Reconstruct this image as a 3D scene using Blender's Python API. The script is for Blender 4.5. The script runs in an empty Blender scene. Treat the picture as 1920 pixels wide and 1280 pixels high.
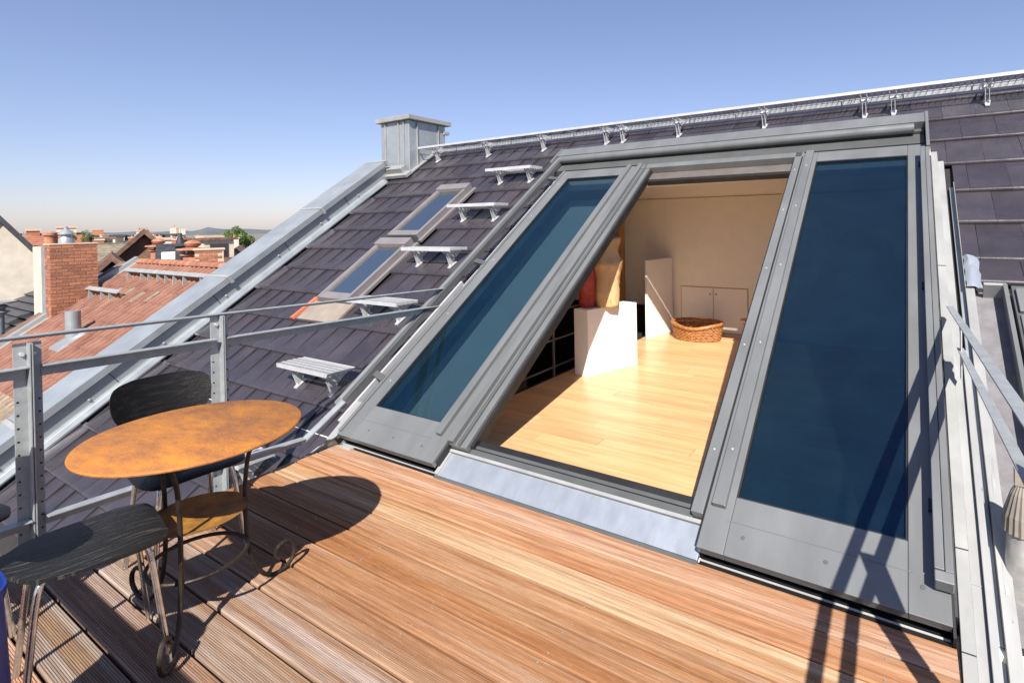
import bpy, math, random
from mathutils import Vector, Matrix
random.seed(7)
scene = bpy.context.scene
COL = scene.collection
R = math.radians

# ------------------------------------------------------------------ camera
cam_d = bpy.data.cameras.new('camera'); cam = bpy.data.objects.new('camera', cam_d); COL.objects.link(cam)
right = Vector((0.851732, 0.523709, -0.016788)); up = Vector((0.009274, 0.016968, 0.999813)); fwd = Vector((-0.523896, 0.851728, -0.009596))
m = Matrix((right, up, -fwd)).transposed().to_4x4(); m.translation = Vector((0, 0, 1.47))
cam.matrix_world = m
cam_d.sensor_width = 36; cam_d.lens = 1004.83 / 1920 * 36
cam_d.shift_x = -(1092.63 - 960) / 1920; cam_d.shift_y = -(640 - 427.25) / 1920
cam_d.clip_start = .05; cam_d.clip_end = 6000
scene.camera = cam

# ------------------------------------------------------------------ light
SUN = Vector((.4925, -.870, .92)).normalized()
EL = math.asin(SUN.z); AZ = math.atan2(SUN.x, SUN.y)
w = bpy.data.worlds.new('World'); scene.world = w; w.use_nodes = True
nt = w.node_tree; nt.nodes.clear()
sky = nt.nodes.new('ShaderNodeTexSky'); sky.sky_type = 'NISHITA'; sky.sun_disc = False
sky.sun_elevation = EL; sky.sun_rotation = AZ; sky.altitude = 100
sky.air_density = 1.0; sky.dust_density = .5; sky.ozone_density = 3.0
bg = nt.nodes.new('ShaderNodeBackground'); bg.inputs[1].default_value = .094
wo = nt.nodes.new('ShaderNodeOutputWorld')
tint = nt.nodes.new('ShaderNodeMix'); tint.data_type = 'RGBA'; tint.blend_type = 'MULTIPLY'; tint.inputs[0].default_value = 1
tint.inputs[7].default_value = (1.12, 1.03, 1.26, 1); nt.links.new(sky.outputs[0], tint.inputs[6]); gam = nt.nodes.new('ShaderNodeGamma'); gam.inputs[1].default_value = .80; nt.links.new(tint.outputs[2], gam.inputs[0]); nt.links.new(gam.outputs[0], bg.inputs[0]); nt.links.new(bg.outputs[0], wo.inputs[0])
sl = bpy.data.lights.new('sun', 'SUN'); sl.energy = 5.0; sl.angle = R(.5); sl.color = (1, .94, .85)
so = bpy.data.objects.new('sun', sl); COL.objects.link(so); so.rotation_euler = SUN.to_track_quat('Z', 'Y').to_euler()
scene.view_settings.view_transform = 'Standard'; scene.view_settings.look = 'None'
scene.view_settings.exposure = 0.85; scene.view_settings.gamma = 1
scene.view_settings.use_curve_mapping = False
scene.render.engine = 'CYCLES'
scene.cycles.max_bounces = 10; scene.cycles.diffuse_bounces = 6; scene.cycles.transparent_max_bounces = 16

# ------------------------------------------------------------------ materials
def mat(name, col, rough=.6, metal=0., var=.12, scale=6., bump=0., bscale=40., spec=.5, col2=None, stretch=(1, 1, 1), objrand=0., detail=5., coat=0., lo=.35, hi=.65, objcol=False, rvar=.0, nrough=.6):
    m = bpy.data.materials.new(name); m.use_nodes = True
    n = m.node_tree.nodes; l = m.node_tree.links; b = n['Principled BSDF']
    tc = n.new('ShaderNodeTexCoord'); mp = n.new('ShaderNodeMapping'); mp.inputs['Scale'].default_value = stretch
    oi = n.new('ShaderNodeObjectInfo')
    add = n.new('ShaderNodeVectorMath'); add.operation = 'ADD'
    sc = n.new('ShaderNodeMath'); sc.operation = 'MULTIPLY'; sc.inputs[1].default_value = 37.
    l.new(oi.outputs['Random'], sc.inputs[0]); l.new(tc.outputs['Object'], add.inputs[0]); l.new(sc.outputs[0], add.inputs[1])
    l.new(add.outputs[0], mp.inputs[0])
    nz = n.new('ShaderNodeTexNoise'); nz.inputs['Scale'].default_value = scale; nz.inputs['Detail'].default_value = detail
    nz.inputs['Roughness'].default_value = nrough
    l.new(mp.outputs[0], nz.inputs[0])
    cr = n.new('ShaderNodeValToRGB')
    c1 = tuple(max(0, c * (1 - var)) for c in col); c2 = tuple(min(1, c * (1 + var)) for c in col) if col2 is None else col2
    if col2 is not None: c1 = col
    cr.color_ramp.elements[0].position = lo; cr.color_ramp.elements[1].position = hi
    cr.color_ramp.elements[0].color = (*c1, 1); cr.color_ramp.elements[1].color = (*c2, 1)
    l.new(nz.outputs[0], cr.inputs[0]); out = cr.outputs[0]
    if objcol:
        mx = n.new('ShaderNodeMix'); mx.data_type = 'RGBA'; mx.blend_type = 'MULTIPLY'; mx.inputs[0].default_value = 1
        l.new(out, mx.inputs[6]); l.new(oi.outputs['Color'], mx.inputs[7]); out = mx.outputs[2]
    if objrand:
        mr = n.new('ShaderNodeMapRange'); mr.inputs[3].default_value = 1 - objrand; mr.inputs[4].default_value = 1 + objrand
        l.new(oi.outputs['Random'], mr.inputs[0])
        hs = n.new('ShaderNodeHueSaturation'); l.new(out, hs.inputs['Color']); l.new(mr.outputs[0], hs.inputs['Value']); out = hs.outputs[0]
    l.new(out, b.inputs['Base Color'])
    b.inputs['Roughness'].default_value = rough; b.inputs['Metallic'].default_value = metal
    b.inputs['Specular IOR Level'].default_value = spec; b.inputs['Coat Weight'].default_value = coat
    if rvar:
        n3 = n.new('ShaderNodeTexNoise'); n3.inputs['Scale'].default_value = scale * 1.7; n3.inputs['Detail'].default_value = 6; l.new(mp.outputs[0], n3.inputs[0])
        m3 = n.new('ShaderNodeMapRange'); m3.inputs[1].default_value = .3; m3.inputs[2].default_value = .7
        m3.inputs[3].default_value = rough - rvar; m3.inputs[4].default_value = rough + rvar
        l.new(n3.outputs[0], m3.inputs[0]); l.new(m3.outputs[0], b.inputs['Roughness'])
    if bump:
        n2 = n.new('ShaderNodeTexNoise'); n2.inputs['Scale'].default_value = bscale; n2.inputs['Detail'].default_value = 4; l.new(mp.outputs[0], n2.inputs[0])
        bp = n.new('ShaderNodeBump'); bp.inputs['Strength'].default_value = bump; bp.inputs['Distance'].default_value = .01
        l.new(n2.outputs[0], bp.inputs['Height']); l.new(bp.outputs[0], b.inputs['Normal'])
    return m

def glass(name, tint, refl_col=(1, 1, 1), ior=1.6, rough=.0):
    m = bpy.data.materials.new(name); m.use_nodes = True
    n = m.node_tree.nodes; l = m.node_tree.links; n.clear()
    o = n.new('ShaderNodeOutputMaterial'); t = n.new('ShaderNodeBsdfTransparent'); gl = n.new('ShaderNodeBsdfGlossy')
    fr = n.new('ShaderNodeFresnel'); fr.inputs[0].default_value = ior; mx = n.new('ShaderNodeMixShader')
    t.inputs[0].default_value = (*tint, 1); gl.inputs[0].default_value = (*refl_col, 1); gl.inputs[1].default_value = rough
    ge = n.new('ShaderNodeNewGeometry'); inv = n.new('ShaderNodeMath'); inv.operation = 'SUBTRACT'; inv.inputs[0].default_value = 1; l.new(ge.outputs['Backfacing'], inv.inputs[1])
    mu = n.new('ShaderNodeMath'); mu.operation = 'MULTIPLY'; l.new(fr.outputs[0], mu.inputs[0]); l.new(inv.outputs[0], mu.inputs[1])
    tm = n.new('ShaderNodeMix'); tm.data_type = 'RGBA'; l.new(ge.outputs['Backfacing'], tm.inputs[0]); tm.inputs[6].default_value = (*tint, 1); tm.inputs[7].default_value = (1, 1, 1, 1); l.new(tm.outputs[2], t.inputs[0])
    l.new(mu.outputs[0], mx.inputs[0]); l.new(t.outputs[0], mx.inputs[1]); l.new(gl.outputs[0], mx.inputs[2])
    df = n.new('ShaderNodeBsdfDiffuse'); df.inputs[0].default_value = (.08, .24, .38, 1); tc = n.new('ShaderNodeTexCoord'); nz = n.new('ShaderNodeTexNoise'); nz.inputs['Scale'].default_value = 5.; nz.inputs['Detail'].default_value = 12
    l.new(tc.outputs['Object'], nz.inputs[0]); mr = n.new('ShaderNodeMapRange'); mr.inputs[1].default_value = .35; mr.inputs[2].default_value = .7; mr.inputs[3].default_value = .030; mr.inputs[4].default_value = .042; l.new(nz.outputs[0], mr.inputs[0])
    m2 = n.new('ShaderNodeMath'); m2.operation = 'MULTIPLY'; l.new(mr.outputs[0], m2.inputs[0]); l.new(inv.outputs[0], m2.inputs[1]); ms = n.new('ShaderNodeMixShader'); l.new(m2.outputs[0], ms.inputs[0]); l.new(mx.outputs[0], ms.inputs[1]); l.new(df.outputs[0], ms.inputs[2]); l.new(ms.outputs[0], o.inputs[0])
    return m

def wood_deck():
    m = mat('deck_wood', (.66, .56, .49), .6, var=.3, scale=3.0, stretch=(.6, 22, 22), objcol=True, bump=.35, bscale=9, detail=9, lo=.34, hi=.64, col2=(1.10, 1.09, 1.08))
    n = m.node_tree.nodes; l = m.node_tree.links; b = n['Principled BSDF']
    # a second, broader figure: darker orange heartwood bands along the board
    src = b.inputs['Base Color'].links[0].from_socket
    mp = [x for x in n if x.bl_idname == 'ShaderNodeMapping'][0]
    mp2 = n.new('ShaderNodeMapping'); mp2.inputs['Scale'].default_value = (.25, 9, 2); l.new(mp.inputs[0].links[0].from_socket, mp2.inputs[0])
    nz = n.new('ShaderNodeTexNoise'); nz.inputs['Scale'].default_value = 2.; nz.inputs['Detail'].default_value = 3; l.new(mp2.outputs[0], nz.inputs[0])
    cr = n.new('ShaderNodeValToRGB'); cr.color_ramp.elements[0].position = .42; cr.color_ramp.elements[1].position = .6
    cr.color_ramp.elements[0].color = (.80, .60, .40, 1); cr.color_ramp.elements[1].color = (1, 1, 1, 1); l.new(nz.outputs[0], cr.inputs[0])
    mx = n.new('ShaderNodeMix'); mx.data_type = 'RGBA'; mx.blend_type = 'MULTIPLY'; mx.inputs[0].default_value = .85
    l.new(src, mx.inputs[6]); l.new(cr.outputs[0], mx.inputs[7])
    # weathered pale specks
    n4 = n.new('ShaderNodeTexNoise'); n4.inputs['Scale'].default_value = 60; n4.inputs['Detail'].default_value = 2
    mp3 = n.new('ShaderNodeMapping'); mp3.inputs['Scale'].default_value = (.35, 2, 2); l.new(mp.inputs[0].links[0].from_socket, mp3.inputs[0]); l.new(mp3.outputs[0], n4.inputs[0])
    c4 = n.new('ShaderNodeValToRGB'); c4.color_ramp.elements[0].position = .55; c4.color_ramp.elements[1].position = .75
    c4.color_ramp.elements[0].color = (0, 0, 0, 1); c4.color_ramp.elements[1].color = (.10, .10, .10, 1); l.new(n4.outputs[0], c4.inputs[0])
    m5 = n.new('ShaderNodeMix'); m5.data_type = 'RGBA'; l.new(c4.outputs[0], m5.inputs[0]); l.new(mx.outputs[2], m5.inputs[6]); m5.inputs[7].default_value = (.62, .5, .42, 1)
    l.new(m5.outputs[2], b.inputs['Base Color'])
    return m

M = {}
M['deck'] = wood_deck()
M['galv'] = mat('galvanized_steel', (.32, .34, .35), .45, .25, var=.12, scale=18, bump=.08, bscale=60, rvar=.08, detail=6)
M['galv_new'] = mat('bright_galvanized_steel', (.55, .56, .57), .38, .35, var=.08, scale=9, rvar=.08)
M['zinc'] = mat('zinc_sheet', (.34, .37, .39), .42, .45, var=.1, scale=3, bump=.06, bscale=5, rvar=.1)
M['zinc_light'] = mat('weathered_zinc_flashing', (.29, .295, .295), .6, .15, var=.13, scale=5, stretch=(1, .35, 1), bump=.12, bscale=9)
M['sill'] = mat('scuffed_zinc_sill', (.38, .42, .47), .36, .5, var=.09, scale=5, stretch=(2, 1, 1), rvar=.10)
M['frame'] = mat('grey_window_aluminium', (.155, .162, .165), .38, .15, var=.13, scale=2.4, stretch=(1.6, .5, 1), rvar=.07, detail=9, bump=.04, bscale=220, spec=.5)
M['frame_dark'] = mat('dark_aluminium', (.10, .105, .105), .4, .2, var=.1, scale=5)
M['rubber'] = mat('black_rubber_seal', (.012, .012, .013), .5, 0, var=.3, scale=9)
M['tile'] = mat('dark_engobed_clay_tile', (.042, .036, .043), .29, 0, var=.20, scale=4, objrand=.16, bump=.06, bscale=60, spec=.6, rvar=.07)
M['underlay'] = mat('roof_underlay', (.02, .018, .018), .9, var=.2)
M['membrane'] = mat('grey_roof_membrane', (.16, .155, .165), .85, var=.15, scale=12, bump=.3, bscale=150)
M['skyframe'] = mat('taupe_skylight_cladding', (.21, .195, .20), .42, .2, var=.08)
M['brick'] = mat('orange_brick', (.33, .135, .075), .85, var=.25, scale=30, objrand=.28, bump=.4, bscale=120)
M['mortar'] = mat('pale_mortar', (.50, .38, .28), .95, var=.15, scale=30, bump=.4, bscale=90)
M['render'] = mat('cream_render', (.52, .47, .39), .9, var=.1, scale=3, bump=.2, bscale=80)
M['render_old'] = mat('brown_weathered_render', (.17, .095, .06), .95, var=.35, scale=2.5, bump=.4, bscale=40, detail=8)
M['pantile'] = mat('red_clay_pantile', (.15, .062, .042), .8, scale=2.2, objrand=.12, col2=(.30, .15, .105), bump=.25, bscale=40, detail=8, lo=.3, hi=.7)
M['pantile_bright'] = mat('orange_clay_tile', (.33, .14, .085), .8, var=.25, scale=3, detail=8, objrand=.15)
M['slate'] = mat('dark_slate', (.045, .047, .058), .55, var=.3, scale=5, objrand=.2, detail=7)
M['moss_tile'] = mat('mossy_grey_tile', (.13, .11, .075), .9, scale=3.5, col2=(.26, .23, .17), bump=.4, bscale=30, detail=8, objrand=.15)
M['brownroof'] = mat('brown_tile', (.15, .085, .06), .85, var=.4, scale=4, objrand=.25, detail=8)
M['rust'] = mat('rusty_steel_plate', (.24, .095, .035), .72, .0, col2=(.50, .19, .022), scale=3.6, detail=15, stretch=(1, 2.0, 1), lo=.40, hi=.64, nrough=.78, bump=.25, bscale=70)
M['rust_dark'] = mat('rusty_wrought_iron', (.035, .026, .020), .5, .5, var=.45, scale=20, bump=.3, bscale=90)
M['rust_shelf'] = mat('rusty_lower_shelf', (.18, .085, .02), .6, .2, col2=(.42, .2, .03), scale=14, detail=8, bump=.2, bscale=70)
M['blackply'] = mat('worn_black_plywood', (.005, .0045, .0045), .45, 0, spec=.3, col2=(.018, .017, .016), scale=7, stretch=(1, 9, 9), lo=.5, hi=.74, detail=9, bump=.25, bscale=25, rvar=.1)
M['wornply'] = mat('weathered_black_plywood', (.008, .0078, .0075), .5, 0, col2=(.26, .24, .20), scale=4, stretch=(30, 1.5, 1), lo=.55, hi=.84, nrough=.75, detail=12, bump=.5, bscale=12)
M['chrome'] = mat('tarnished_chrome', (.62, .61, .58), .2, .9, var=.2, scale=40, rvar=.08)
M['blue'] = mat('blue_plastic', (.008, .03, .22), .45, 0, var=.15, bump=.1, bscale=50)
M['floor'] = mat('maple_floorboard', (.56, .32, .14), .30, 0, col2=(.76, .49, .26), scale=2.2, stretch=(.7, 12, 1), objrand=.10, detail=8, lo=.3, hi=.7)
M['wallp'] = mat('warm_white_wall', (.90, .83, .71), .9, var=.02)
M['whitep'] = mat('white_paint', (.82, .80, .77), .6, var=.02)
M['ceilp'] = mat('white_ceiling_paint', (.88, .85, .82), .9, var=.02)
M['darkwall'] = mat('dark_stairwell', (.02, .018, .018), .9, var=.2)  # near-black colour puts the gloom of the unlit stairwell into its surfaces
M['oak'] = mat('oak_post', (.42, .22, .07), .6, var=.25, scale=3, stretch=(9, 9, .6))
M['carved'] = mat('carved_light_wood', (.36, .19, .075), .7, col2=(.60, .39, .19), scale=8, stretch=(1, 1, .4), lo=.38, hi=.52, bump=1., bscale=26, detail=8)
M['redwood'] = mat('carved_red_painted_wood', (.30, .035, .018), .65, col2=(.50, .085, .045), scale=9, bump=.9, bscale=30, detail=8)
M['wicker'] = mat('brown_wicker', (.18, .065, .018), .5, col2=(.46, .2, .06), scale=30, lo=.3, hi=.65)
M['copper'] = mat('copper_table_top', (.6, .27, .16), .35, .8)
M['leaf'] = mat('tree_leaves', (.035, .075, .015), .8, col2=(.13, .19, .045), scale=1.2, detail=3, lo=.35, hi=.6)
M['bark'] = mat('tree_bark', (.09, .06, .04), .9)
M['terracotta'] = mat('terracotta_chimney_pot', (.34, .15, .09), .85, var=.25)
M['ground'] = mat('ground_soil', (.17, .16, .13), 1, var=.3, scale=.05)
M['hill'] = mat('distant_wooded_hill', (.10, .115, .12), 1, var=.2, scale=.02)
M['glass_l'] = glass('teal_tinted_window_glass', (.165, .23, .26), (.2, .6, 1), 1.7)
M['glass_r'] = glass('blue_tinted_window_glass', (.06, .115, .17), (.05, .34, .85), 1.8)
M['glass_s'] = glass('small_skylight_glass', (.12, .2, .25), (1, .93, .82), 14)
M['winglass'] = mat('dark_house_window_glass', (.03, .035, .045), .1, 0, spec=.9)
M['fabric'] = mat('pale_grey_vent_sleeve', (.50, .49, .47), .3, .45, var=.2, scale=12, bump=.4, bscale=20)
M['pleat'] = mat('taupe_pleated_rubber', (.22, .19, .16), .7, var=.2)

# ------------------------------------------------------------------ mesh building
AL = 0.6070803; SA, CA = math.sin(AL), math.cos(AL)
def S(x, t, o):                        # roof frame: x along the eaves, t up the slope, o out of the roof
    return Vector((x, 2.2 + t * CA - o * SA, t * SA + o * CA))
def I(x, y, z): return Vector((x, y, z))

class MB:
    def __init__(s): s.v = []; s.f = []
    def add(s, vs, fs):
        b = len(s.v); s.v += [tuple(q) for q in vs]; s.f += [tuple(b + i for i in q) for q in fs]; return s
    def box(s, x0, x1, y0, y1, z0, z1, xf=I):
        c = [xf(x, y, z) for z in (z0, z1) for y in (y0, y1) for x in (x0, x1)]
        return s.add(c, [(0, 2, 3, 1), (4, 5, 7, 6), (0, 1, 5, 4), (2, 6, 7, 3), (0, 4, 6, 2), (1, 3, 7, 5)])
    def hexa(s, c):                    # 8 corners ordered as box
        return s.add(c, [(0, 2, 3, 1), (4, 5, 7, 6), (0, 1, 5, 4), (2, 6, 7, 3), (0, 4, 6, 2), (1, 3, 7, 5)])
    def prism(s, poly, a0, a1, fn):    # closed polygon (p,q) swept from a0 to a1; fn(a,p,q)
        n = len(poly)
        vs = [fn(a0, *p) for p in poly] + [fn(a1, *p) for p in poly]
        fs = [(i, (i + 1) % n, n + (i + 1) % n, n + i) for i in range(n)]
        return s.add(vs, fs + [tuple(range(n))[::-1], tuple(range(n, 2 * n))])
    def tube(s, pts, r, n=8, cap=True):
        pts = [Vector(p) for p in pts]; m = len(pts); vs = []
        ref = None
        for i, p in enumerate(pts):
            d = (pts[min(i + 1, m - 1)] - pts[max(i - 1, 0)]).normalized()
            if ref is None: ref = d.orthogonal().normalized()
            ref = (ref - d * ref.dot(d)).normalized(); b = d.cross(ref)
            rr = r[i] if isinstance(r, (list, tuple)) else r
            vs += [p + (ref * math.cos(2 * math.pi * k / n) + b * math.sin(2 * math.pi * k / n)) * rr for k in range(n)]
        fs = [(i * n + k, i * n + (k + 1) % n, (i + 1) * n + (k + 1) % n, (i + 1) * n + k) for i in range(m - 1) for k in range(n)]
        if cap: fs += [tuple(range(n))[::-1], tuple(range((m - 1) * n, m * n))]
        return s.add(vs, fs)
    def lathe(s, prof, c=(0, 0, 0), n=24, sx=1, sy=1, cap=True):
        vs = [(c[0] + r * sx * math.cos(2 * math.pi * k / n), c[1] + r * sy * math.sin(2 * math.pi * k / n), c[2] + z) for r, z in prof for k in range(n)]
        m = len(prof)
        fs = [(i * n + k, i * n + (k + 1) % n, (i + 1) * n + (k + 1) % n, (i + 1) * n + k) for i in range(m - 1) for k in range(n)]
        if cap: fs += [tuple(range(n))[::-1], tuple(range((m - 1) * n, m * n))]
        return s.add(vs, fs)
    def mesh(s, name, m, smooth=False):
        me = bpy.data.meshes.new(name); me.from_pydata(s.v, [], s.f); me.materials.append(m)
        if smooth:
            for p in me.polygons: p.use_smooth = True
        me.update(); return me
    def build(s, name, m, parent=None, smooth=False, bevel=0, kind=None, loc=None, label=None, seg=2):
        o = link(name, s.mesh(name, m, smooth), parent)
        if bevel:
            b = o.modifiers.new('bevel', 'BEVEL'); b.width = bevel; b.segments = seg; b.limit_method = 'ANGLE'; b.angle_limit = R(40)
        if smooth and not bevel: smooth_angle(o.data)
        if kind: o['kind'] = kind
        if label: o['label'] = label
        return o
def smooth_angle(me, a=R(42)):
    try: me.set_sharp_from_angle(angle=a)
    except Exception: pass
def link(name, me, parent=None, loc=None):
    o = bpy.data.objects.new(name, me); COL.objects.link(o)
    if loc is not None: o.location = loc
    if parent is not None:
        o.parent = parent; o.matrix_parent_inverse = Matrix.Identity(4)
        if loc is None and parent.matrix_world is not None:
            o.matrix_parent_inverse = Matrix.Translation(parent.location).inverted() if parent.rotation_euler.z == 0 else Matrix.Identity(4)
    return o
def thing(name, label, cat, loc=(0, 0, 0), rz=0, group=None, kind=None):
    o = bpy.data.objects.new(name, None); COL.objects.link(o); o.location = loc; o.rotation_euler = (0, 0, rz)
    o.empty_display_size = .1
    o['label'] = label
    if kind: o['kind'] = kind
    else: o['category'] = cat
    if group: o['group'] = group
    return o
def tag(o, label, cat=None, group=None, kind=None):
    o['label'] = label
    if cat: o['category'] = cat
    if group: o['group'] = group
    if kind: o['kind'] = kind
    return o
def piece(name, me, parent, mw, color=None):     # shared-mesh piece placed by a world matrix
    o = bpy.data.objects.new(name, me); COL.objects.link(o); o.parent = parent
    o.matrix_parent_inverse = Matrix.Translation(parent.location).inverted()
    o.matrix_basis = mw
    if color: o.color = color
    return o
def copy_tree(o, parent=None):
    c = o.copy(); COL.objects.link(c)
    if parent is not None: c.parent = parent; c.matrix_parent_inverse = o.matrix_parent_inverse.copy()
    for ch in o.children: copy_tree(ch, c)
    return c
SLOPE = Matrix(((1, 0, 0, 0), (0, CA, -SA, 0), (0, SA, CA, 0), (0, 0, 0, 1)))
def slope_m(x, t, o): 
    mm = SLOPE.copy(); mm.translation = S(x, t, o); return mm

# ------------------------------------------------------------------ ground and far setting
g = MB().add([(-3000, -3000, -12), (3000, -3000, -12), (3000, 3000, -12), (-3000, 3000, -12)], [(0, 1, 2, 3)]).build('ground', M['ground'], kind='structure')
g['label'] = 'streets and yards far below the town roofs'
def polar(deg, d, z=0): return Vector((math.sin(R(deg)) * d, math.cos(R(deg)) * d, z))
def bearing(px): return -79.0 + 15.1 * px / 450 + .45 * math.sin(px / 450 * 3.14) * .6     # left edge of view to the parapet
hb = MB(); N = 60
for i in range(N + 1):
    a = -88 + i * .55; h = -4 + 9 * math.exp(-((a + 66.6) / .55) ** 2) + 4 * math.exp(-((a + 64.8) / 1.4) ** 2) + 3 * math.sin(i * 1.3) * .4
    for d, z in ((1500, -12), (1600, h), (1900, h + 1)): hb.v.append(tuple(polar(a, d, z)))
for i in range(N):
    for k in (0, 1): hb.f.append((i * 3 + k, i * 3 + k + 1, i * 3 + k + 4, i * 3 + k + 3))
o = hb.build('hills', M['hill'], kind='structure', smooth=True); o['label'] = 'low wooded hills on the horizon'

# ------------------------------------------------------------------ terrace deck
deck = thing('terrace_deck', 'grooved hardwood boards of the roof terrace', None, kind='structure')
P = .1505; BW = .1395
def board_mesh(x0, x1, seed):
    rnd = random.Random(seed); prof = [(-BW / 2, -.024), (-BW / 2, -.006), (-BW / 2 + .0045, 0)]
    ng = 19; p = (BW - .012) / ng; y = -BW / 2 + .006
    for k in range(ng):
        prof += [(y + p * .08, 0), (y + p * .22, -.003), (y + p * .60, -.003), (y + p * .74, 0)]; y += p
    prof += [(BW / 2 - .0045, 0), (BW / 2, -.006), (BW / 2, -.024)]
    b = MB(); b.prism(prof[::-1], x0, x1, lambda a, q, z: Vector((a, q, z))); return b.mesh('board', M['deck'])
bmeshes = [board_mesh(-1.72, 1.72, k) for k in range(3)]
tints = [(q[0] * .82, q[1] * .87, q[2] * .95) for q in [(.52, .345, .215), (.50, .29, .15), (.54, .345, .215), (.43, .27, .155), (.40, .23, .115), (.44, .29, .17), (.41, .27, .17), (.42, .32, .25), (.38, .29, .235), (.38, .28, .23), (.36, .27, .22)]]
y = 2.205 - P / 2; k = 0
while y > -1.2:
    c = tints[k] if k < len(tints) else (.45, .29, .2)
    mm = Matrix.Translation((-1.6 + random.uniform(-.012, .012), y, random.uniform(-.0012, .0012)))
    piece('board', bmeshes[k % 3], deck, mm, (*[v * random.uniform(.95, 1.05) for v in c], 1)); y -= P; k += 1
sc_ = MB()
yy = 2.205 - P / 2
while yy > .3:
    for xs in [-.58 - .5 * j for j in range(-1, 6)]:
        for dy in (-.05, .05): sc_.lathe([(.0036, .0), (.0036, .0009), (.002, .001)], (xs + random.uniform(-.008, .008), yy + dy, .0), 8)
    yy -= P
sc_.build('deck_screws', M['galv'], deck, kind='stuff')
fas = MB().box(-3.30, .11, -1.2, 2.19, -.16, -.05).build('joists', M['rubber'], deck)

# ------------------------------------------------------------------ our roof: substrate, tiles
TO = -.05                                         # level of the tile surface
roof = thing('tiled_roof', 'steep roof of large flat dark clay tiles around the roof window', 'roof')
u = MB()
u.box(-6.95, -3.44, -4.2, 4.80, -.16, -.10, S); u.box(.14, 2.4, -1.2, 4.80, -.16, -.10, S); u.box(-3.44, .14, 3.62, 4.80, -.16, -.10, S)
u.build('roof_underlay', M['underlay'], roof)
u = MB(); u.box(-6.95, 2.4, 4.80, 4.86, -.9, -.10, S); u.build('ridge_back', M['underlay'], roof)
TW, TL = .235, .425
def tile_mesh(wd):
    prof = [(0, -.032), (-.008, -.024), (-.010, -.012), (-.006, -.001), (.004, .006), (.018, .008), (.034, .005), (.055, .001), (TL, -.020), (TL, -.034), (.012, -.034)]
    b = MB(); h = wd / 2 - .001
    b.prism(prof, -h, h, lambda a, t, o: Vector((a, t, o))); me = b.mesh('tile', M['tile'], True); smooth_angle(me, R(50)); return me
tile_full = tile_mesh(TW)
def blocked(x, t):
    if -5.30 < x < -4.66 and 1.16 < t + .1 < 3.42 and not (2.14 < t < 2.2): return (t + .2 > 1.2 and t < 3.25)
    if x < -6.36 and t > 3.80: return True
    return False
cand = []; cut = []
row = -9
while row <= 6:
    t0 = 2.20 + .39 * row; off = (row % 2) * TW / 2
    xs = [-6.70 + TW / 2 + off + i * TW for i in range(40)]
    for x in xs:
        if x > 1.9: continue
        xm = .125 if t0 > 3.3 else .262
        left = x < -3.44; rightp = x > xm + TW / 2 and t0 > 2.1
        if t0 > 2.1 and t0 < 3.9 and xm - TW / 2 < x <= xm + TW / 2: cut.append((xm, x + TW / 2, t0)); continue
        if not (left or rightp or t0 > 3.9): continue
        if t0 < -2.2 and False: continue
        if blocked(x, t0): continue
        cand.append((x, t0))
    row += 1
for i in range(6): cand.append((.42 + i * TW, 1.985))
for a_, c_, t_ in cut:
    if c_ - a_ > .02: piece('tile', tile_mesh(c_ - a_), roof, slope_m((a_ + c_) / 2, t_, TO))
cand.sort(key=lambda c: -c[1])
vis = [c for c in cand if c[1] > -1.4][:288]; rest = [c for c in cand if c not in vis]
for x, t in vis:
    mm = slope_m(x, t, TO + random.uniform(-.0015, .0015)) @ Matrix.Rotation(random.uniform(-.004, .004), 4, 'Z') @ Matrix.Rotation(random.uniform(-.006, .006), 4, 'Y')
    piece('tile', tile_full, roof, mm)
sb = MB()
for x, t in rest:
    mm = slope_m(x, t, TO); sb.add([mm @ v.co for v in tile_full.vertices], [tuple(p.vertices) for p in tile_full.polygons])
sb.build('lower_tiles', M['tile'], roof, kind='stuff')
cl = MB()                                          # small clip lips between tiles on the left slope
for x, t in vis:
    if x < -3.5: cl.box(x - TW / 2 - .004, x - TW / 2 + .004, t + .0, t + .39, TO - .012, TO + .0025, S)
cl.build('interlock_ribs', M['tile'], roof, kind='stuff')
hd = MB(); hd.box(-3.44, .12, 3.60, 3.98, -.10, -.03, S); hd.build('head_flashing', M['zinc_light'], roof)

# ------------------------------------------------------------------ gable parapet with zinc cladding
par = thing('gable_parapet', 'zinc clad parapet rising along the left edge of the roof', 'parapet')
b = MB(); b.box(-7.12, -6.80, -4.2, 3.95, -.30, .20, S); b.build('cheek_cladding', M['zinc'], par, bevel=.004)
for i, (a, c) in enumerate(((-4.2, -.80), (-.79, 1.30), (1.31, 2.72), (2.73, 3.99))):
    b = MB(); b.prism([(-7.22, .13), (-7.22, .225), (-6.76, .215), (-6.76, .15), (-6.772, .15), (-6.772, .19), (-7.2, .19), (-7.2, .13)], a, c, lambda t, x, o: S(x, t, o + .004 * (i % 2)))
    b.build('cap', M['zinc'], par)
    MB().box(-7.225, -6.735, c - .04, c, .14, .2305, S).build('cap_seam', M['zinc_light'], par)
b = MB(); b.prism([(-6.80, -.06), (-6.80, .0), (-6.785, .006), (-6.75, -.002), (-6.73, -.045), (-6.73, -.06)], -4.2, 3.80, lambda t, x, o: S(x, t, o)); b.build('edge_flashing', M['zinc'], par, bevel=.003)
for j, t in enumerate([-1.9, -1.1, -.35, .4, 1.15, 1.9, 2.6, 3.3]):
    b = MB(); c0 = S(-6.795, t, .045 + .0)
    b.tube([c0, c0 + Vector((.012, 0, 0))], [.014, .008], 10); b.build('rivet', M['zinc_light'], par, smooth=True)
for t in (-.1, 1.05, 2.05, 3.1): MB().box(-6.801, -6.797, t, t + .006, -.02, .185, S).build('cladding_joint', M['rubber'], par)
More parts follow.
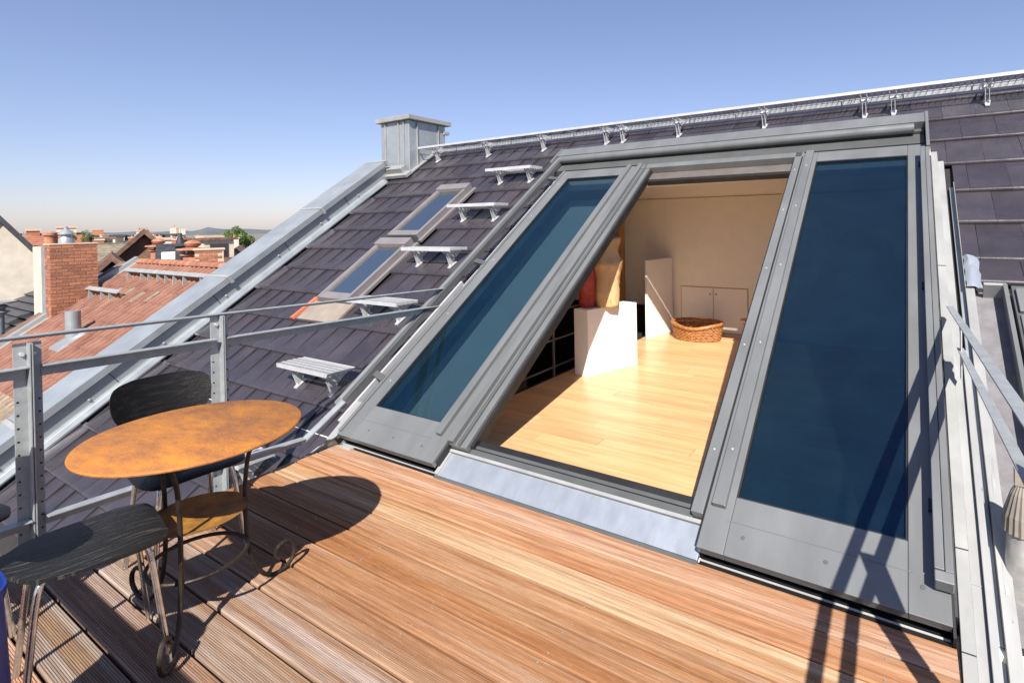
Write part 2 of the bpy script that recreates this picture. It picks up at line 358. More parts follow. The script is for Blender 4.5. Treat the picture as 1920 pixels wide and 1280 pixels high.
MB().box(-7.12, -6.95, -4.2, 4.8, -6, -.16, S).build('gable_wall', M['render_old'], par)

# ------------------------------------------------------------------ zinc-clad chimney at the ridge
zc = thing('zinc_clad_chimney', 'square zinc clad chimney standing at the top of the parapet', 'chimney', (-6.8, 5.9, 2.2))
X0, X1, Y0, Y1 = -7.10, -6.46, 5.54, 6.28
def zbase(y): return (y - 2.2) / CA * SA - .06
zb = zbase(Y0)
c = [(X0, Y0, zb - .1), (X1, Y0, zb - .1), (X0, Y1, zb - .1), (X1, Y1, zb - .1), (X0, Y0, 3.07), (X1, Y0, 3.07), (X0, Y1, 3.07), (X1, Y1, 3.07)]
MB().hexa([Vector(q) for q in c]).build('cladding', M['zinc'], zc, bevel=.01)
for (xa, ya) in ((X0 + .12, Y0), (X0 + .42, Y0), (X1 - .10, Y0)): MB().box(xa - .008, xa + .008, ya - .022, ya - .002, zb + .05, 3.06).build('standing_seam', M['zinc_light'], zc, bevel=.002)
for ya in (Y0 + .15, Y0 + .58): MB().box(X1 + .002, X1 + .022, ya - .008, ya + .008, zbase(ya) + .03, 3.06).build('standing_seam', M['zinc_light'], zc, bevel=.002)
MB().box(X0 - .06, X1 + .07, Y0 - .06, Y1 + .07, 3.07, 3.14).build('cap', M['zinc_light'], zc, bevel=.006)
MB().box(X1 - .02, X1 + .04, Y1 - .05, Y1 + .06, 2.93, 2.98).build('rear_outlet', M['zinc_light'], zc)
b = MB(); b.box(-6.92, X1 + .12, 3.86, 3.99, -.03, .02, S); b.build('apron_flashing', M['zinc_light'], zc, bevel=.004)
b = MB(); b.box(-6.96, X1 + .004, 3.92, 4.04, -.02, .10, S); b.build('base_skirt', M['zinc_light'], zc, bevel=.004)
b = MB(); b.box(X1 + .002, X1 + .07, 3.96, 4.80, -.045, -.025, S); b.build('side_flashing', M['zinc_light'], zc)

# ------------------------------------------------------------------ skylights
def skylight(t0, t1, label):
    x0, x1 = -5.22, -4.72
    s = thing('skylight', label, 'skylight', S(-4.97, t0, TO), 0, 'small skylights in the left roof slope')
    fr = .038
    MB().box(x0, x0 + fr, t0, t1, -.09, .03, S).build('frame_stile', M['skyframe'], s, bevel=.004)
    MB().box(x1 - fr, x1, t0, t1, -.09, .03, S).build('frame_stile', M['skyframe'], s, bevel=.004)
    MB().box(x0 + fr + .001, x1 - fr - .001, t0, t0 + .09, -.09, .027, S).build('bottom_rail', M['skyframe'], s, bevel=.004)
    MB().box(x0 - .01, x1 + .01, t1 - .02, t1 + .10, -.06, .05, S).build('head_cover', M['skyframe'], s, bevel=.006)
    MB().box(x0 + fr, x1 - fr, t0 + .09, t1 - .02, -.004, .004, S).build('pane', M['glass_s'], s)
    MB().box(x0 + .02, x1 - .02, t0 + .02, t1 - .02, -.3, -.12, S).build('lining', M['whitep'], s)
    MB().box(x0 - .10, x0 - .004, t0 - .03, t1 + .12, -.062, -.040, S).build('side_flashing', M['tile'], s)
    MB().box(x1 + .004, x1 + .05, t0 - .03, t1 + .12, -.062, -.035, S).build('side_flashing', M['skyframe'], s)
    return s
skylight(2.36, 3.33, 'narrow roof skylight with taupe frame, the upper one nearer the zinc chimney')
s2 = skylight(1.29, 2.18, 'narrow roof skylight with taupe frame, the lower one above the tan apron flashing')
MB().box(-5.28, -4.66, 1.03, 1.285, -.052, -.030, S).build('apron_flashing', mat('tan_lead_apron', (.27, .23, .19), .6, .1), s2)
b = MB(); b.hexa([S(-5.38, 1.02, -.045), S(-5.33, 1.02, -.045), S(-5.34, 1.33, -.045), S(-5.28, 1.33, -.045), S(-5.37, 1.02, -.018), S(-5.335, 1.02, -.018), S(-5.335, 1.33, -.018), S(-5.285, 1.33, -.018)])
b.build('red_side_strip', mat('red_flashing_foam', (.5, .13, .06), .8), s2)

# ------------------------------------------------------------------ roof steps and the ridge walkway
def grate(b, x0, x1, y0, y1, z, nb, pitch, h=.022):
    for i in range(nb):
        yy = y0 + (y1 - y0) * i / (nb - 1); b.box(x0, x1, yy - .002, yy + .002, z - h, z)
    n = int((x1 - x0) / pitch)
    for i in range(n + 1):
        xx = x0 + (x1 - x0) * i / n; b.box(xx - .0018, xx + .0018, y0, y1, z - h * .9, z - .001)
def bracket(b, x, t, ztop, yf, yr):
    f = S(x, t, TO + .006); a = .022
    # shoe on the tile, pointed web plate, cross arm
    b.hexa([S(x - .016, t - .035, TO + .002), S(x + .016, t - .035, TO + .002), S(x - .03, t + .07, TO + .002), S(x + .03, t + .07, TO + .002),
            S(x - .014, t - .033, TO + .012), S(x + .014, t - .033, TO + .012), S(x - .028, t + .068, TO + .012), S(x + .028, t + .068, TO + .012)])
    def plate(xa, p):
        b.prism(p, xa - .002, xa + .002, lambda q, y, z: Vector((q, y, z)))
    foot = S(x, t, TO + .01)
    mid = Vector((0, foot.y - .01, ztop - .085))
    for sx in (-.026, .026):
        plate(x + sx * .55, [(foot.y - .004, foot.z), (foot.y + .03, foot.z + .02), (foot.y + .05, mid.z), (mid.y - .03, mid.z + .01)])
        plate(x + sx, [(mid.y - .035, mid.z + .02), (mid.y + .055, mid.z - .012), (yr - .02, ztop - .03), (yr, ztop - .024), (yf, ztop - .024), (yf + .005, ztop - .04)])
    b.tube([(x - .035, mid.y + .0, mid.z + .01), (x + .035, mid.y, mid.z + .01)], .009, 8)
    b.tube([(x - .035, mid.y + .05, mid.z + .03), (x + .035, mid.y + .05, mid.z + .03)], .007, 8)
STEP_T = [.36, 1.15, 1.93, 2.725, 3.52]
names = ['lowest full galvanized grating step on the tiles, nearest the rusty table', 'second grating roof step from the bottom, beside the tan skylight apron', 'third grating roof step from the bottom, right of the lower skylight',
         'fourth grating roof step from the bottom, right of the upper skylight', 'topmost grating roof step just under the ridge walkway']
def step(t, label):
    f = S(-4.1, t, TO); st = thing('roof_step', label, 'roof step', f, 0, 'galvanized roof steps up the tiles')
    zt = f.z + .185; yf, yr = f.y - .085, f.y + .145; x0, x1 = -4.50, -3.80
    b = MB(); grate(b, x0, x1, yf, yr, zt, 6, .028); b.build('grating', M['galv_new'], st)
    MB().box(x0, x1, yf - .005, yf - .0025, zt - .03, zt + .004).build('front_lip', M['galv_new'], st)
    MB().box(x0, x1, yr + .0025, yr + .005, zt - .03, zt + .002).build('rear_lip', M['galv_new'], st)
    for i in range(1, 5):
        yy = yf + (yr - yf) * i / 5; MB().box(x0, x1, yy - .012, yy + .014, zt + .001, zt + .004).build('tread_bar', M['galv_new'], st)
    for x in (-4.34, -3.88):
        b = MB(); bracket(b, x, t, zt, yf, yr); b.build('bracket', M['galv_new'], st)
    return st
for t, n_ in zip(STEP_T, names): step(t, n_)
f = S(-4.1, -.42, TO); step(-.42, 'half hidden grating roof step below the deck edge behind the rusty table')
wk = thing('ridge_walkway', 'long galvanized grating walkway running along the ridge', 'walkway', S(-2.5, 4.33, 0))
zt, yf, yr = 2.655, 5.68, 5.95
b = MB(); grate(b, -6.42, 2.2, yf, yr, zt - .006, 2, .53, .008); b.build('grating', M['galv'], wk, kind='stuff')
d_ = MB()
for i in range(int(8.5 / .05)):
    x = -6.42 + i * .05
    d_.hexa([Vector((x + .051, yf, zt - .012)), Vector((x + .054, yf, zt - .012)), Vector((x - .05 + .051, yr, zt - .012)), Vector((x - .05 + .054, yr, zt - .012)), Vector((x + .051, yf, zt - .0105)), Vector((x + .054, yf, zt - .0105)), Vector((x + .001, yr, zt - .0105)), Vector((x + .004, yr, zt - .0105))])
    d_.hexa([Vector((x + .001, yf, zt - .012)), Vector((x + .004, yf, zt - .012)), Vector((x + .05, yr, zt - .012)), Vector((x + .053, yr, zt - .012)), Vector((x + .001, yf, zt - .0105)), Vector((x + .004, yf, zt - .0105)), Vector((x + .05, yr, zt - .0105)), Vector((x + .053, yr, zt - .0105))])
d_.build('diagonal_mesh', M['rubber'], wk, kind='stuff')  # galvanized mesh, given rubber black to paint in its shaded underside
MB().box(-6.42, 2.2, yf - .006, yf - .002, zt - .018, zt + .010).build('front_edge', M['galv_new'], wk)
xs = -6.42
while xs < 2.1:
    MB().box(xs + .004, min(xs + .52, 2.2), yr + .003, yr + .010, zt - .055, zt - .017).build('rear_edge', M['galv'], wk); xs += .53
for x in (-6.12, -5.12, -4.15, -3.2, -2.97, -2.26, -1.31, -.38, -.14, .56, 1.5):
    b = MB(); bracket(b, x, 4.33, zt, yf, yr); b.build('bracket', M['galv_new'], wk)

# ------------------------------------------------------------------ the big sliding roof window
win = thing('sliding_roof_window', 'large grey aluminium roof window with its middle bay slid open', 'roof window', S(-1.6, 0, 0))
F = M['frame']; FD = M['frame_dark']
def fb(name, x0, x1, t0, t1, o0, o1, m=None, bev=.003, label=None): return MB().box(x0, x1, t0, t1, o0, o1, S).build(name, m or F, win, bevel=bev, label=label)
def sash(x0, x1, gl, gr, gm, label, hasl):
    MB().box(x0, gl, .03, 3.47, .03, .078, S).build('stile', F, win, bevel=.003)
    MB().box(gr, x1, .03, 3.47, .03, .078, S).build('stile', F, win, bevel=.003)
    MB().box(gl + .001, gr - .001, .03, .287, .03, .0775, S).build('bottom_rail', F, win, bevel=.003)
    MB().box(gl + .001, gr - .001, 3.315, 3.47, .03, .0775, S).build('top_rail', F, win, bevel=.003)
    p = MB().box(gl - .012, gr + .012, .28, 3.33, .046, .052, S).build('pane', gm, win, label=label)
    for a, c in ((gl, gl + .008), (gr - .008, gr)): MB().box(a, c, .287, 3.315, .052, .070, S).build('gasket', M['rubber'], win)
    MB().box(gl + .008, gr - .008, .287, .295, .052, .070, S).build('gasket', M['rubber'], win)
    MB().box(gl + .008, gr - .008, 3.307, 3.315, .052, .070, S).build('gasket', M['rubber'], win)
    MB().box(gl - .02, gr + .02, .172, .175, .0776, .0800, S).build('rail_crease', F, win)
sash(-3.31, -2.405, -3.185, -2.55, M['glass_l'], 'teal tinted glass pane', True)
sash(-.80, .105, -.685, -.025, M['glass_r'], 'deep blue tinted glass pane', False)
MB().box(-3.42, -2.60, .5, 3.5, -.34, -.325, S).build('added_pale_sheet', M['whitep'], win)  # pale sheet added below the left pane to lighten the glass
# raised cover strips and the sliding sash parked at each side of the opening
fb('cover_strip', -2.505, -2.462, .20, 3.46, .078, .108); fb('cover_strip', -3.31, -3.285, .05, 3.46, .078, .092)
fb('cover_strip', -.775, -.715, .22, 3.46, .078, .108)
fb('groove_seal', -2.404, -2.392, .05, 3.46, .0, .060, M['rubber'])
fb('slider_stile', -2.39, -2.255, .175, 3.50, .015, .066)
fb('slider_ridge', -2.39, -2.345, .178, 3.49, .066, .100); fb('slider_ridge', -2.318, -2.296, .178, 3.49, .066, .082, FD)
fb('slider_stile', -.868, -.812, .175, 3.50, .015, .075); fb('groove_seal', -.811, -.801, .05, 3.46, 0, .066, M['rubber'])
fb('inner_seal', -2.254, -2.235, .20, 3.44, -.02, .045, M['rubber']); fb('inner_seal', -.885, -.869, .20, 3.44, -.02, .045, M['rubber'])
fb('transom', -2.40, -.80, 3.42, 3.50, .01, .075); fb('transom_track', -2.40, -.80, 3.30, 3.415, -.05, .01, mat('brushed_track', (.25, .22, .2), .4, .6)); fb('transom_seal', -2.25, -.87, 3.27, 3.30, -.05, .0, M['rubber'])
# threshold
fb('zinc_sill', -2.40, -.803, .004, .150, -.012, .012, M['sill'], .002); fb('sill_lip', -2.40, -.803, .152, .170, -.01, .026, M['zinc_light'], .002)
fb('sill_end_lip', -2.403, -2.375, .006, .150, .0125, .020, M['zinc_light'], .001)
fb('sill_front', -2.40, -.803, -.014, .003, -.07, .008, M['frame_dark'], .001)
fb('track', -2.25, -.87, .172, .205, -.03, .022, FD); fb('track', -2.25, -.87, .215, .235, -.03, .012, FD); fb('track_seal', -2.25, -.87, .236, .275, -.05, .004, M['rubber']); fb('track_seal', -2.25, -.87, .2055, .2145, -.03, .0, M['rubber'])
# undersides below the two fixed bays: dark recess, slotted vent strip
for a, c in ((-3.30, -2.41), (-.795, .10)):
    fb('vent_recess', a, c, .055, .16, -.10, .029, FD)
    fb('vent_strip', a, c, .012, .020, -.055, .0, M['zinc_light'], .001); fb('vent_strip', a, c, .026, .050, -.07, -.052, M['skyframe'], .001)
    k = a + .1
    while k < c: fb('vent_bridge', k, k + .012, .010, .030, -.05, -.02, M['zinc_light'], 0); k += .12
    MB().box(a, c, 2.205, 2.26, -.05, .004).build('vent_recess', M['rubber'], win)
# screws on the rails
for xs_ in ((-3.06, .11), (-2.82, .11), (-2.56, .11), (-.62, .12), (-.30, .12), (.02, .13)):
    b = MB(); c0 = S(xs_[0], xs_[1], .0782); nrm = S(0, 0, 1) - S(0, 0, 0); b.tube([c0, c0 + nrm * .002], [.009, .007], 10); b.build('screw', FD, win, smooth=True)
for t in (.5, 1.2, 1.9, 2.6, 3.2):
    for xs_, oo in ((-.745, .108), (-.84, .075), (-3.24, .078)):
        c0 = S(xs_, t, oo); b = MB(); b.tube([c0, c0 + nrm * .003], [.006, .004], 8); b.build('screw', M['galv_new'], win, smooth=True)
# upstand sides
fb('upstand', -3.42, -3.312, -.0, 3.6, -.12, .0, M['zinc_light'], .002); fb('upstand', .1055, .114, -.0, 3.7, -.12, .07, M['rubber'], 0)
MB().box(-3.36, -3.312, -.0, 3.6, .0005, .055, S).build('side_channel', M['rubber'], win)
# hood with roller blind box
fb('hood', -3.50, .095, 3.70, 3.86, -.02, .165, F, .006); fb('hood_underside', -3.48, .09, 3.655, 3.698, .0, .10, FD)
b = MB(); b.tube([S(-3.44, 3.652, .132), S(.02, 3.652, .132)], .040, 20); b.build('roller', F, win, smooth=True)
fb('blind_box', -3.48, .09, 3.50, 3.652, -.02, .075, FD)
fb('hood_cheek', .0955, .118, 3.28, 3.865, -.02, .172, F, .003); fb('hood_cheek', -3.52, -3.5005, 3.55, 3.865, -.02, .172, F, .003)
# guide rails either side
for xa in (.055,):
    fb('guide_rail', xa, xa + .030, .17, 3.28, .10, .165, F, .003); fb('guide_rail', xa + .032, xa + .058, .17, 3.28, .09, .158, F, .003)
    fb('rail_end_cap', xa, xa + .058, .13, .169, .092, .160, F, .004)
    for t in (.42, 1.74, 3.12): fb('rail_clip', xa - .012, xa + .012, t, t + .05, .079, .099, M['rubber'], .002)
b = MB(); b.tube([S(-3.475, .20, .13), S(-3.475, 3.70, .13)], .021, 14); b.build('guide_rail', F, win, smooth=True)
fb('guide_channel', -3.447, -3.425, .20, 3.66, .085, .135, FD, .003); b = MB(); b.tube([S(-3.462, .19, .12), S(-3.462, .24, .12)], .03, 14); b.build('rail_end_cap', F, win, smooth=True)
for t in (.50, 1.84, 3.30):
    MB().hexa([S(-3.43, t, .06), S(-3.30, t - .03, .079), S(-3.43, t + .05, .06), S(-3.30, t + .02, .079), S(-3.43, t, .10), S(-3.30, t - .03, .10), S(-3.43, t + .05, .10), S(-3.30, t + .02, .10)]).build('rail_clip', FD, win, bevel=.004)

# flashing strips on the right of the window
fl = thing('side_flashing', 'pale zinc flashing strips running up the right side of the roof window', 'flashing', S(.2, 0, 0))
def ff(name, x0, x1, t0, t1, o0, o1, m=None): return MB().box(x0, x1, t0, t1, o0, o1, S).build(name, m or M['zinc_light'], fl, bevel=.002)
ff('sheet', .127, .168, -1.0, 3.42, -.08, .03); ff('sheet', .1685, .206, -1.0, 3.30, -.08, .012)
ff('sheet_fold', .207, .231, -1.0, 1.35, -.08, .034); ff('gutter', .232, .256, -1.0, 3.05, -.11, -.07, M['zinc']); ff('sheet', .257, .300, -1.0, 1.92, -.09, -.035)
ff('sheet_edge', .255, .259, 1.9, 3.05, -.09, -.02); ff('sheet', .256, .30, -1.0, -.3, -.09, -.03)
for t in (.33, 2.02, -.02): MB().box(.1275, .168, t, t + .004, .0302, .0325, S).build('lap_joint', M['rubber'], fl)
for t in (.22, -.1): MB().box(.1685, .206, t, t + .004, .0125, .0145, S).build('lap_joint', M['zinc'], fl)
b = MB()
for i in range(9):
    for j in range(5):
        b.v.append(tuple(S(.262 + j * .019 + .004 * math.sin(i * 2.1), 1.90 + i * .036, -.03 + .020 * math.sin(j * .9 + .3) + random.uniform(-.006, .006))))
for i in range(8):
    for j in range(4): b.f.append((i * 5 + j, i * 5 + j + 1, i * 5 + j + 6, i * 5 + j + 5))
b.build('crumpled_lead', M['sill'], fl, smooth=True)
MB().box(.24, 1.9, -1.2, 1.93, -.0995, -.088, S).build('grey_membrane', M['membrane'], roof)

# metal-clad rooflight casing right of the railing
cs = thing('rooflight_casing', 'dark grey metal clad rooflight casing at the right edge below the tiles', 'rooflight', S(.8, 1.0, 0))
MB().box(.46, 1.5, -.2, 1.90, -.10, .0, S).build('casing', FD, cs, bevel=.004)
for k in range(5): MB().box(.475 + k * .2, .665 + k * .2, .5, 1.66, .001, .012, S).build('panel', F, cs, bevel=.003)
MB().box(.475, 1.5, 1.68, 1.86, .001, .02, S).build('panel', F, cs, bevel=.003)
MB().box(.425, .445, -.2, 1.9, -.09, .012, S).build('casing_edge', F, cs, bevel=.002)
MB().box(.34, .44, 1.885, 1.905, -.09, .01, S).build('casing_edge', M['zinc_light'], cs)

# roof vent with pleated collar
vn = thing('vent_pipe', 'pale metal vent pipe with a pleated collar beside the right railing', 'vent pipe', (.345, 2.62, .1))
b = MB(); b.tube([(.335, 2.50, -.02), (.345, 2.53, .33)], [.062, .055], 20); b.build('sleeve', M['fabric'], vn, smooth=True)
b = MB(); pr = []
n = 44; rings = [(.066, .30), (.062, .36), (.04, .44), (.026, .47)]
for r_, z_ in rings:
    for k in range(n): rr = r_ * (1 + .07 * (k % 2)); b.v.append((.345 + rr * math.cos(6.2832 * k / n), 2.53 + rr * math.sin(6.2832 * k / n), z_))
for i in range(3):
    for k in range(n): b.f.append((i * n + k, i * n + (k + 1) % n, (i + 1) * n + (k + 1) % n, (i + 1) * n + k))
b.build('pleated_collar', M['pleat'], vn)
MB().box(.315, .35, 2.515, 2.545, .47, .53).build('collar_clamp', M['pleat'], vn)
b = MB()
for i in range(14):
    for j in range(4): b.v.append(tuple(S(.262 + j * .012, .15 + i * .05, -.06 + .028 * math.sin(j * 1.05) + random.uniform(-.004, .004))))
for i in range(13):
    for j in range(3): b.f.append((i * 4 + j, i * 4 + j + 1, i * 4 + j + 5, i * 4 + j + 4))
b.build('lead_collar', M['zinc_light'], vn, smooth=True)

# ------------------------------------------------------------------ railings
G = M['galv']
def rail(parent, name, p0, p1, inw, dropz=.045, wid=.045, th=.006):
    p0, p1 = Vector(p0), Vector(p1); d = Vector(inw)
    zt = Vector((0, 0, th)); 
    b = MB(); a0, a1 = p0, p1; b.hexa([a0 - zt, a0 + d * wid - zt, a1 - zt, a1 + d * wid - zt, a0, a0 + d * wid, a1, a1 + d * wid])
    dz = Vector((0, 0, dropz)); tt = d * th
    b.hexa([a0 - dz, a0 + tt - dz, a1 - dz, a1 + tt - dz, a0 - zt, a0 + tt - zt, a1 - zt, a1 + tt - zt])
    return b.build(name, G, parent, bevel=.001)
def post(parent, x, y, z0, z1, inw):
    # T section: flange in the rail plane, web pointing to the deck, row of holes shown as dark studs
    b = MB(); b.box(min(x, x + .006 * inw), max(x, x + .006 * inw), y - .047, y + .047, z0, z1)
    q = b.build('post', G, parent, bevel=.001)
    xa, xb = sorted((x + .0065 * inw, x + .055 * inw)); MB().box(xa, xb, y - .004, y + .001, z0, z1).build('web', G, q, bevel=.001)
    MB().box(xa, xb, y + .004, y + .009, z0, z1).build('web', G, q, bevel=.001)
    b = MB(); z = z0 + .12
    while z < z1 - .22:
        for yy in (y - .036, y + .036): b.tube([(x + .0062 * inw, yy, z), (x + .0068 * inw, yy, z)], .005, 8)
        z += .06
    b.build('bolt_holes', M['rubber'], q, kind='stuff')
    MB().box(xa, x + .03 * inw if inw > 0 else xb, y - .062, y - .006, z1 - .085, z1 - .03).build('clip_angle', G, q, bevel=.002) if False else None
    b = MB(); b.tube([(x + .007 * inw, y + .02, z1 - .05), (x + .02 * inw, y + .02, z1 - .05)], .009, 6); b.tube([(x + .007 * inw, y - .02, z1 - .05), (x + .02 * inw, y - .02, z1 - .05)], .009, 6); b.build('bolt', M['galv_new'], q)
lr = thing('left_railing', 'galvanized steel railing along the left edge of the deck', 'railing', (-3.46, .8, 0))
XL = -3.46
for yy in (.748, 1.545): post(lr, XL, yy, -.14, .965, 1)
post(lr, XL, -.10, -.14, .985, 1)
def zt_(y): return 1.002 - .028 * (y - .66)
def zm_(y): return .862 - .028 * (y - .66)
rail(lr, 'handrail', (XL - .01, -.15, zt_(-.15)), (XL - .01, 3.42, zt_(3.42)), (1, 0, 0), .02, .04)
for a, c in ((-.09, .74), (.79, 1.515), (1.565, 3.36)): rail(lr, 'mid_rail', (XL + .007, a, zm_(a)), (XL + .007, c, zm_(c)), (1, 0, 0), .055, .048)
for a, c in ((-.09, .74), (.79, 1.515), (1.565, 2.02)): rail(lr, 'bottom_rail', (XL + .007, a, .165 - .03 * (a - .7) - (.0 if a < 1.5 else .03)), (XL + .007, c, .165 - .03 * (c - .7) - (.0 if c < 1.6 else .04)), (1, 0, 0), .05, .055)
b = MB(); b.hexa([Vector((XL + .008, 2.02, .065)), Vector((XL + .062, 2.02, .065)), Vector((XL + .008, 2.31, .235)), Vector((XL + .062, 2.31, .235)), Vector((XL + .008, 2.02, .075)), Vector((XL + .062, 2.02, .075)), Vector((XL + .008, 2.31, .245)), Vector((XL + .062, 2.31, .245))]); b.build('sloping_rail', G, lr)
b = MB(); b.box(-3.418, -3.398, .12, 1.6, .03, .07, S); b.build('sloping_rail', M['galv_new'], lr)
rr_ = thing('right_railing', 'galvanized steel railing along the right edge of the deck', 'railing', (.27, .8, 0))
for yy in (-.10, .765, 1.54): post(rr_, .305, yy, -.14, .99, -1)
def flat_rail(name, x0, x1, ya, yb, z, wd, drop):
    b = MB(); b.hexa([Vector((x0 - wd, ya, z - .006)), Vector((x0, ya, z - .006)), Vector((x1 - wd * .8, yb, z - .006)), Vector((x1, yb, z - .006)), Vector((x0 - wd, ya, z)), Vector((x0, ya, z)), Vector((x1 - wd * .8, yb, z)), Vector((x1, yb, z))])
    b.hexa([Vector((x0 - .006, ya, z - drop)), Vector((x0, ya, z - drop)), Vector((x1 - .006, yb, z - drop)), Vector((x1, yb, z - drop)), Vector((x0 - .006, ya, z - .007)), Vector((x0, ya, z - .007)), Vector((x1 - .006, yb, z - .007)), Vector((x1, yb, z - .007))])
    b.build(name, G, rr_, bevel=.001)
flat_rail('handrail', .298, .180, -.15, 3.42, .998, .038, .03); flat_rail('mid_rail', .300, .205, -.15, 3.14, .838, .034, .036)
MB().box(.188, .194, 3.06, 3.12, .70, .99).build('end_plate', M['galv_new'], rr_, bevel=.002)
b = MB(); b.hexa([Vector((.215, -.15, .10)), Vector((.268, -.15, .10)), Vector((.215, 1.9, .10)), Vector((.268, 1.9, .10)), Vector((.215, -.15, .108)), Vector((.268, -.15, .108)), Vector((.215, 1.9, .108)), Vector((.268, 1.9, .108))]); b.build('bottom_rail', G, rr_)
frn = thing('added_front_railing', 'galvanized steel railing added out of view behind the viewer to shadow the deck', 'railing', (-1.6, -.16, 0))  # unseen, added to cast the long shadow band across the boards
MB().box(XL, .27, -.18, -.135, .975, .985).build('handrail', G, frn); MB().box(XL, .27, -.185, -.18, .93, .985).build('handrail_leg', G, frn)
for x in (-2.5, -1.3): MB().box(x - .05, x + .05, -.19, -.184, -.14, .97).build('post', G, frn)

# ------------------------------------------------------------------ corner flashing at the deck's upper left
cf = thing('corner_flashing', 'crumpled lead flashing in the corner between the deck and the roof window', 'flashing', (-3.35, 2.15, 0))
b = MB(); rows_ = 8
for i in range(rows_ + 1):
    f_ = i / rows_
    for j in range(5):
        q = Vector((-3.40 + .05 * f_, 1.97 + .22 * f_, -.03)).lerp(Vector((-3.34 + .05 * f_, 2.08 + .12 * f_, .09 * (.3 + f_ * .7))), j / 4)
        b.v.append((q.x + random.uniform(-.006, .006), q.y, q.z + random.uniform(-.006, .006)))
for i in range(rows_):
    for j in range(4): b.f.append((i * 5 + j, i * 5 + j + 1, i * 5 + j + 6, i * 5 + j + 5))
b.build('lead_sheet', M['zinc_light'], cf, smooth=True)
MB().hexa([S(-3.40, -.02, .0), S(-3.325, .0, .0), S(-3.42, .30, .0), S(-3.33, .30, .0), S(-3.39, -.02, .06), S(-3.325, .0, .06), S(-3.41, .30, .06), S(-3.33, .30, .06)]).build('lead_upstand', M['zinc_light'], cf, bevel=.006)
MB().box(-3.27, -3.16, 2.17, 2.205, .001, .012).build('drip_plate', M['galv_new'], cf)

# ------------------------------------------------------------------ room seen through the opening
YW = 6.78; XR = 1.3; XF = -2.93
room = thing('attic_room', 'attic room interior behind the roof window', None, kind='structure')
pw = .135; pm = {}
y = 2.36; r_i = 0
while y < YW:
    x = XR - random.uniform(.1, 1.3)
    xe = XR
    while xe > XF:
        x = max(x, XF) if x - XF > .25 else XF
        L_ = round(xe - x, 2)
        if L_ not in pm: pm[L_] = MB().box(-L_ / 2 + .0006, L_ / 2 - .0006, -pw / 2 + .0006, pw / 2 - .0006, -.014, 0).mesh('floorboard', M['floor'])
        piece('floorboard', pm[L_], room, Matrix.Translation(((xe + x) / 2, y + pw / 2, 0)))
        xe = x; x -= random.uniform(.9, 1.5)
    y += pw; r_i += 1
MB().box(XF - .02, XR, 2.30, YW, -.25, -.0145).build('floor_slab', M['darkwall'], room)
MB().box(-2.86, XR, YW, YW + .1, -.2, 1.77).build('back_wall', M['wallp'], room)
MB().box(-5.9, -2.861, YW, YW + .1, -2.6, 1.77).build('back_wall', M['wallp'], room)
MB().hexa([Vector((-5.9, YW + .1, 1.74)), Vector((XR, YW + .1, 1.74)), Vector((-5.9, 5.75, 2.27)), Vector((XR, 5.75, 2.27)), Vector((-5.9, YW + .2, 1.84)), Vector((XR, YW + .2, 1.84)), Vector((-5.9, 5.80, 2.33)), Vector((XR, 5.80, 2.33))]).build('rear_ceiling', M['ceilp'], room)
def side_wall(name, x0, x1, m, zb):
    b = MB(); b.prism([(2.30, zb), (YW + .1, zb), (YW + .1, 1.74), (5.85, 2.33), (2.30, -.13)], x0, x1, lambda a, y, z: Vector((a, y, z))); return b.build(name, m, room)
side_wall('left_wall', -6.0, -5.9, M['darkwall'], -2.6)
side_wall('right_wall', XR, XR + .1, M['wallp'], -.25)
MB().box(-5.9, XR, 2.265, 2.30, -2.6, -.02).build('eaves_wall', M['ceilp'], room)
MB().box(-5.9, XF - .02, 2.3, YW, -2.7, -2.6).build('stairwell_floor', M['darkwall'], room)
MB().box(XF - .03, XF - .02, 2.3, YW, -2.6, -.0).build('stairwell_side', M['darkwall'], room)
b = MB(); b.box(-5.9, -3.44, .1, 4.6, -.20, -.165, S); b.box(.14, XR + .1, .1, 4.6, -.20, -.165, S); b.box(-3.44, .14, 3.56, 4.6, -.20, -.165, S); b.build('sloped_ceiling', M['ceilp'], room)
b = MB(); b.box(-3.44, -3.425, .1, 3.6, -.2, .0, S); b.box(.115, .126, .1, 3.6, -.2, .0, S); b.box(-3.42, .115, 3.50, 3.52, -.2, .0, S); b.build('window_reveal', M['ceilp'], room)
MB().box(-3.50, -3.36, 6.42, 6.56, -.2, 2.5).build('oak_post', M['oak'], room, bevel=.003)
MB().box(-5.2, -2.9, 6.70, 6.76, -2.0, .32).build('dark_stair_panel', M['darkwall'], room)
b = MB()                                           # cupboard doors in the knee wall
cup = thing('knee_wall_cupboard', 'low white double cupboard doors set in the back wall behind the basket', 'cupboard', (-2.2, YW, .3))
MB().box(-2.635, -2.205, YW - .012, YW - .002, .03, .60).build('door', M['wallp'], cup, bevel=.002); MB().box(-2.197, -1.765, YW - .012, YW - .002, .03, .60).build('door', M['wallp'], cup, bevel=.002)
MB().box(-2.645, -1.755, YW - .0018, YW - .0005, .02, .61).build('shadow_gap', M['oak'], cup)
for x in (-2.24, -2.16):
    b = MB(); b.tube([(x, YW - .012, .52), (x, YW - .03, .52)], [.009, .012], 10); b.build('knob', M['galv'], cup)
MB().box(-2.66, XR, YW - .014, YW - .001, 0, .018).build('skirting', M['whitep'], room)
bd = MB(); bd.hexa([Vector((-2.86, 6.11, 0)), Vector((-2.83, 6.11, 0)), Vector((-2.76, 6.70, 0)), Vector((-2.73, 6.70, 0)), Vector((-2.86, 6.11, .985)), Vector((-2.83, 6.11, .985)), Vector((-2.76, 6.70, .985)), Vector((-2.73, 6.70, .985))])
tag(bd.build('partition_panel', M['whitep'], bevel=.003), 'waist high white partition panel standing left of the wicker basket', 'partition')
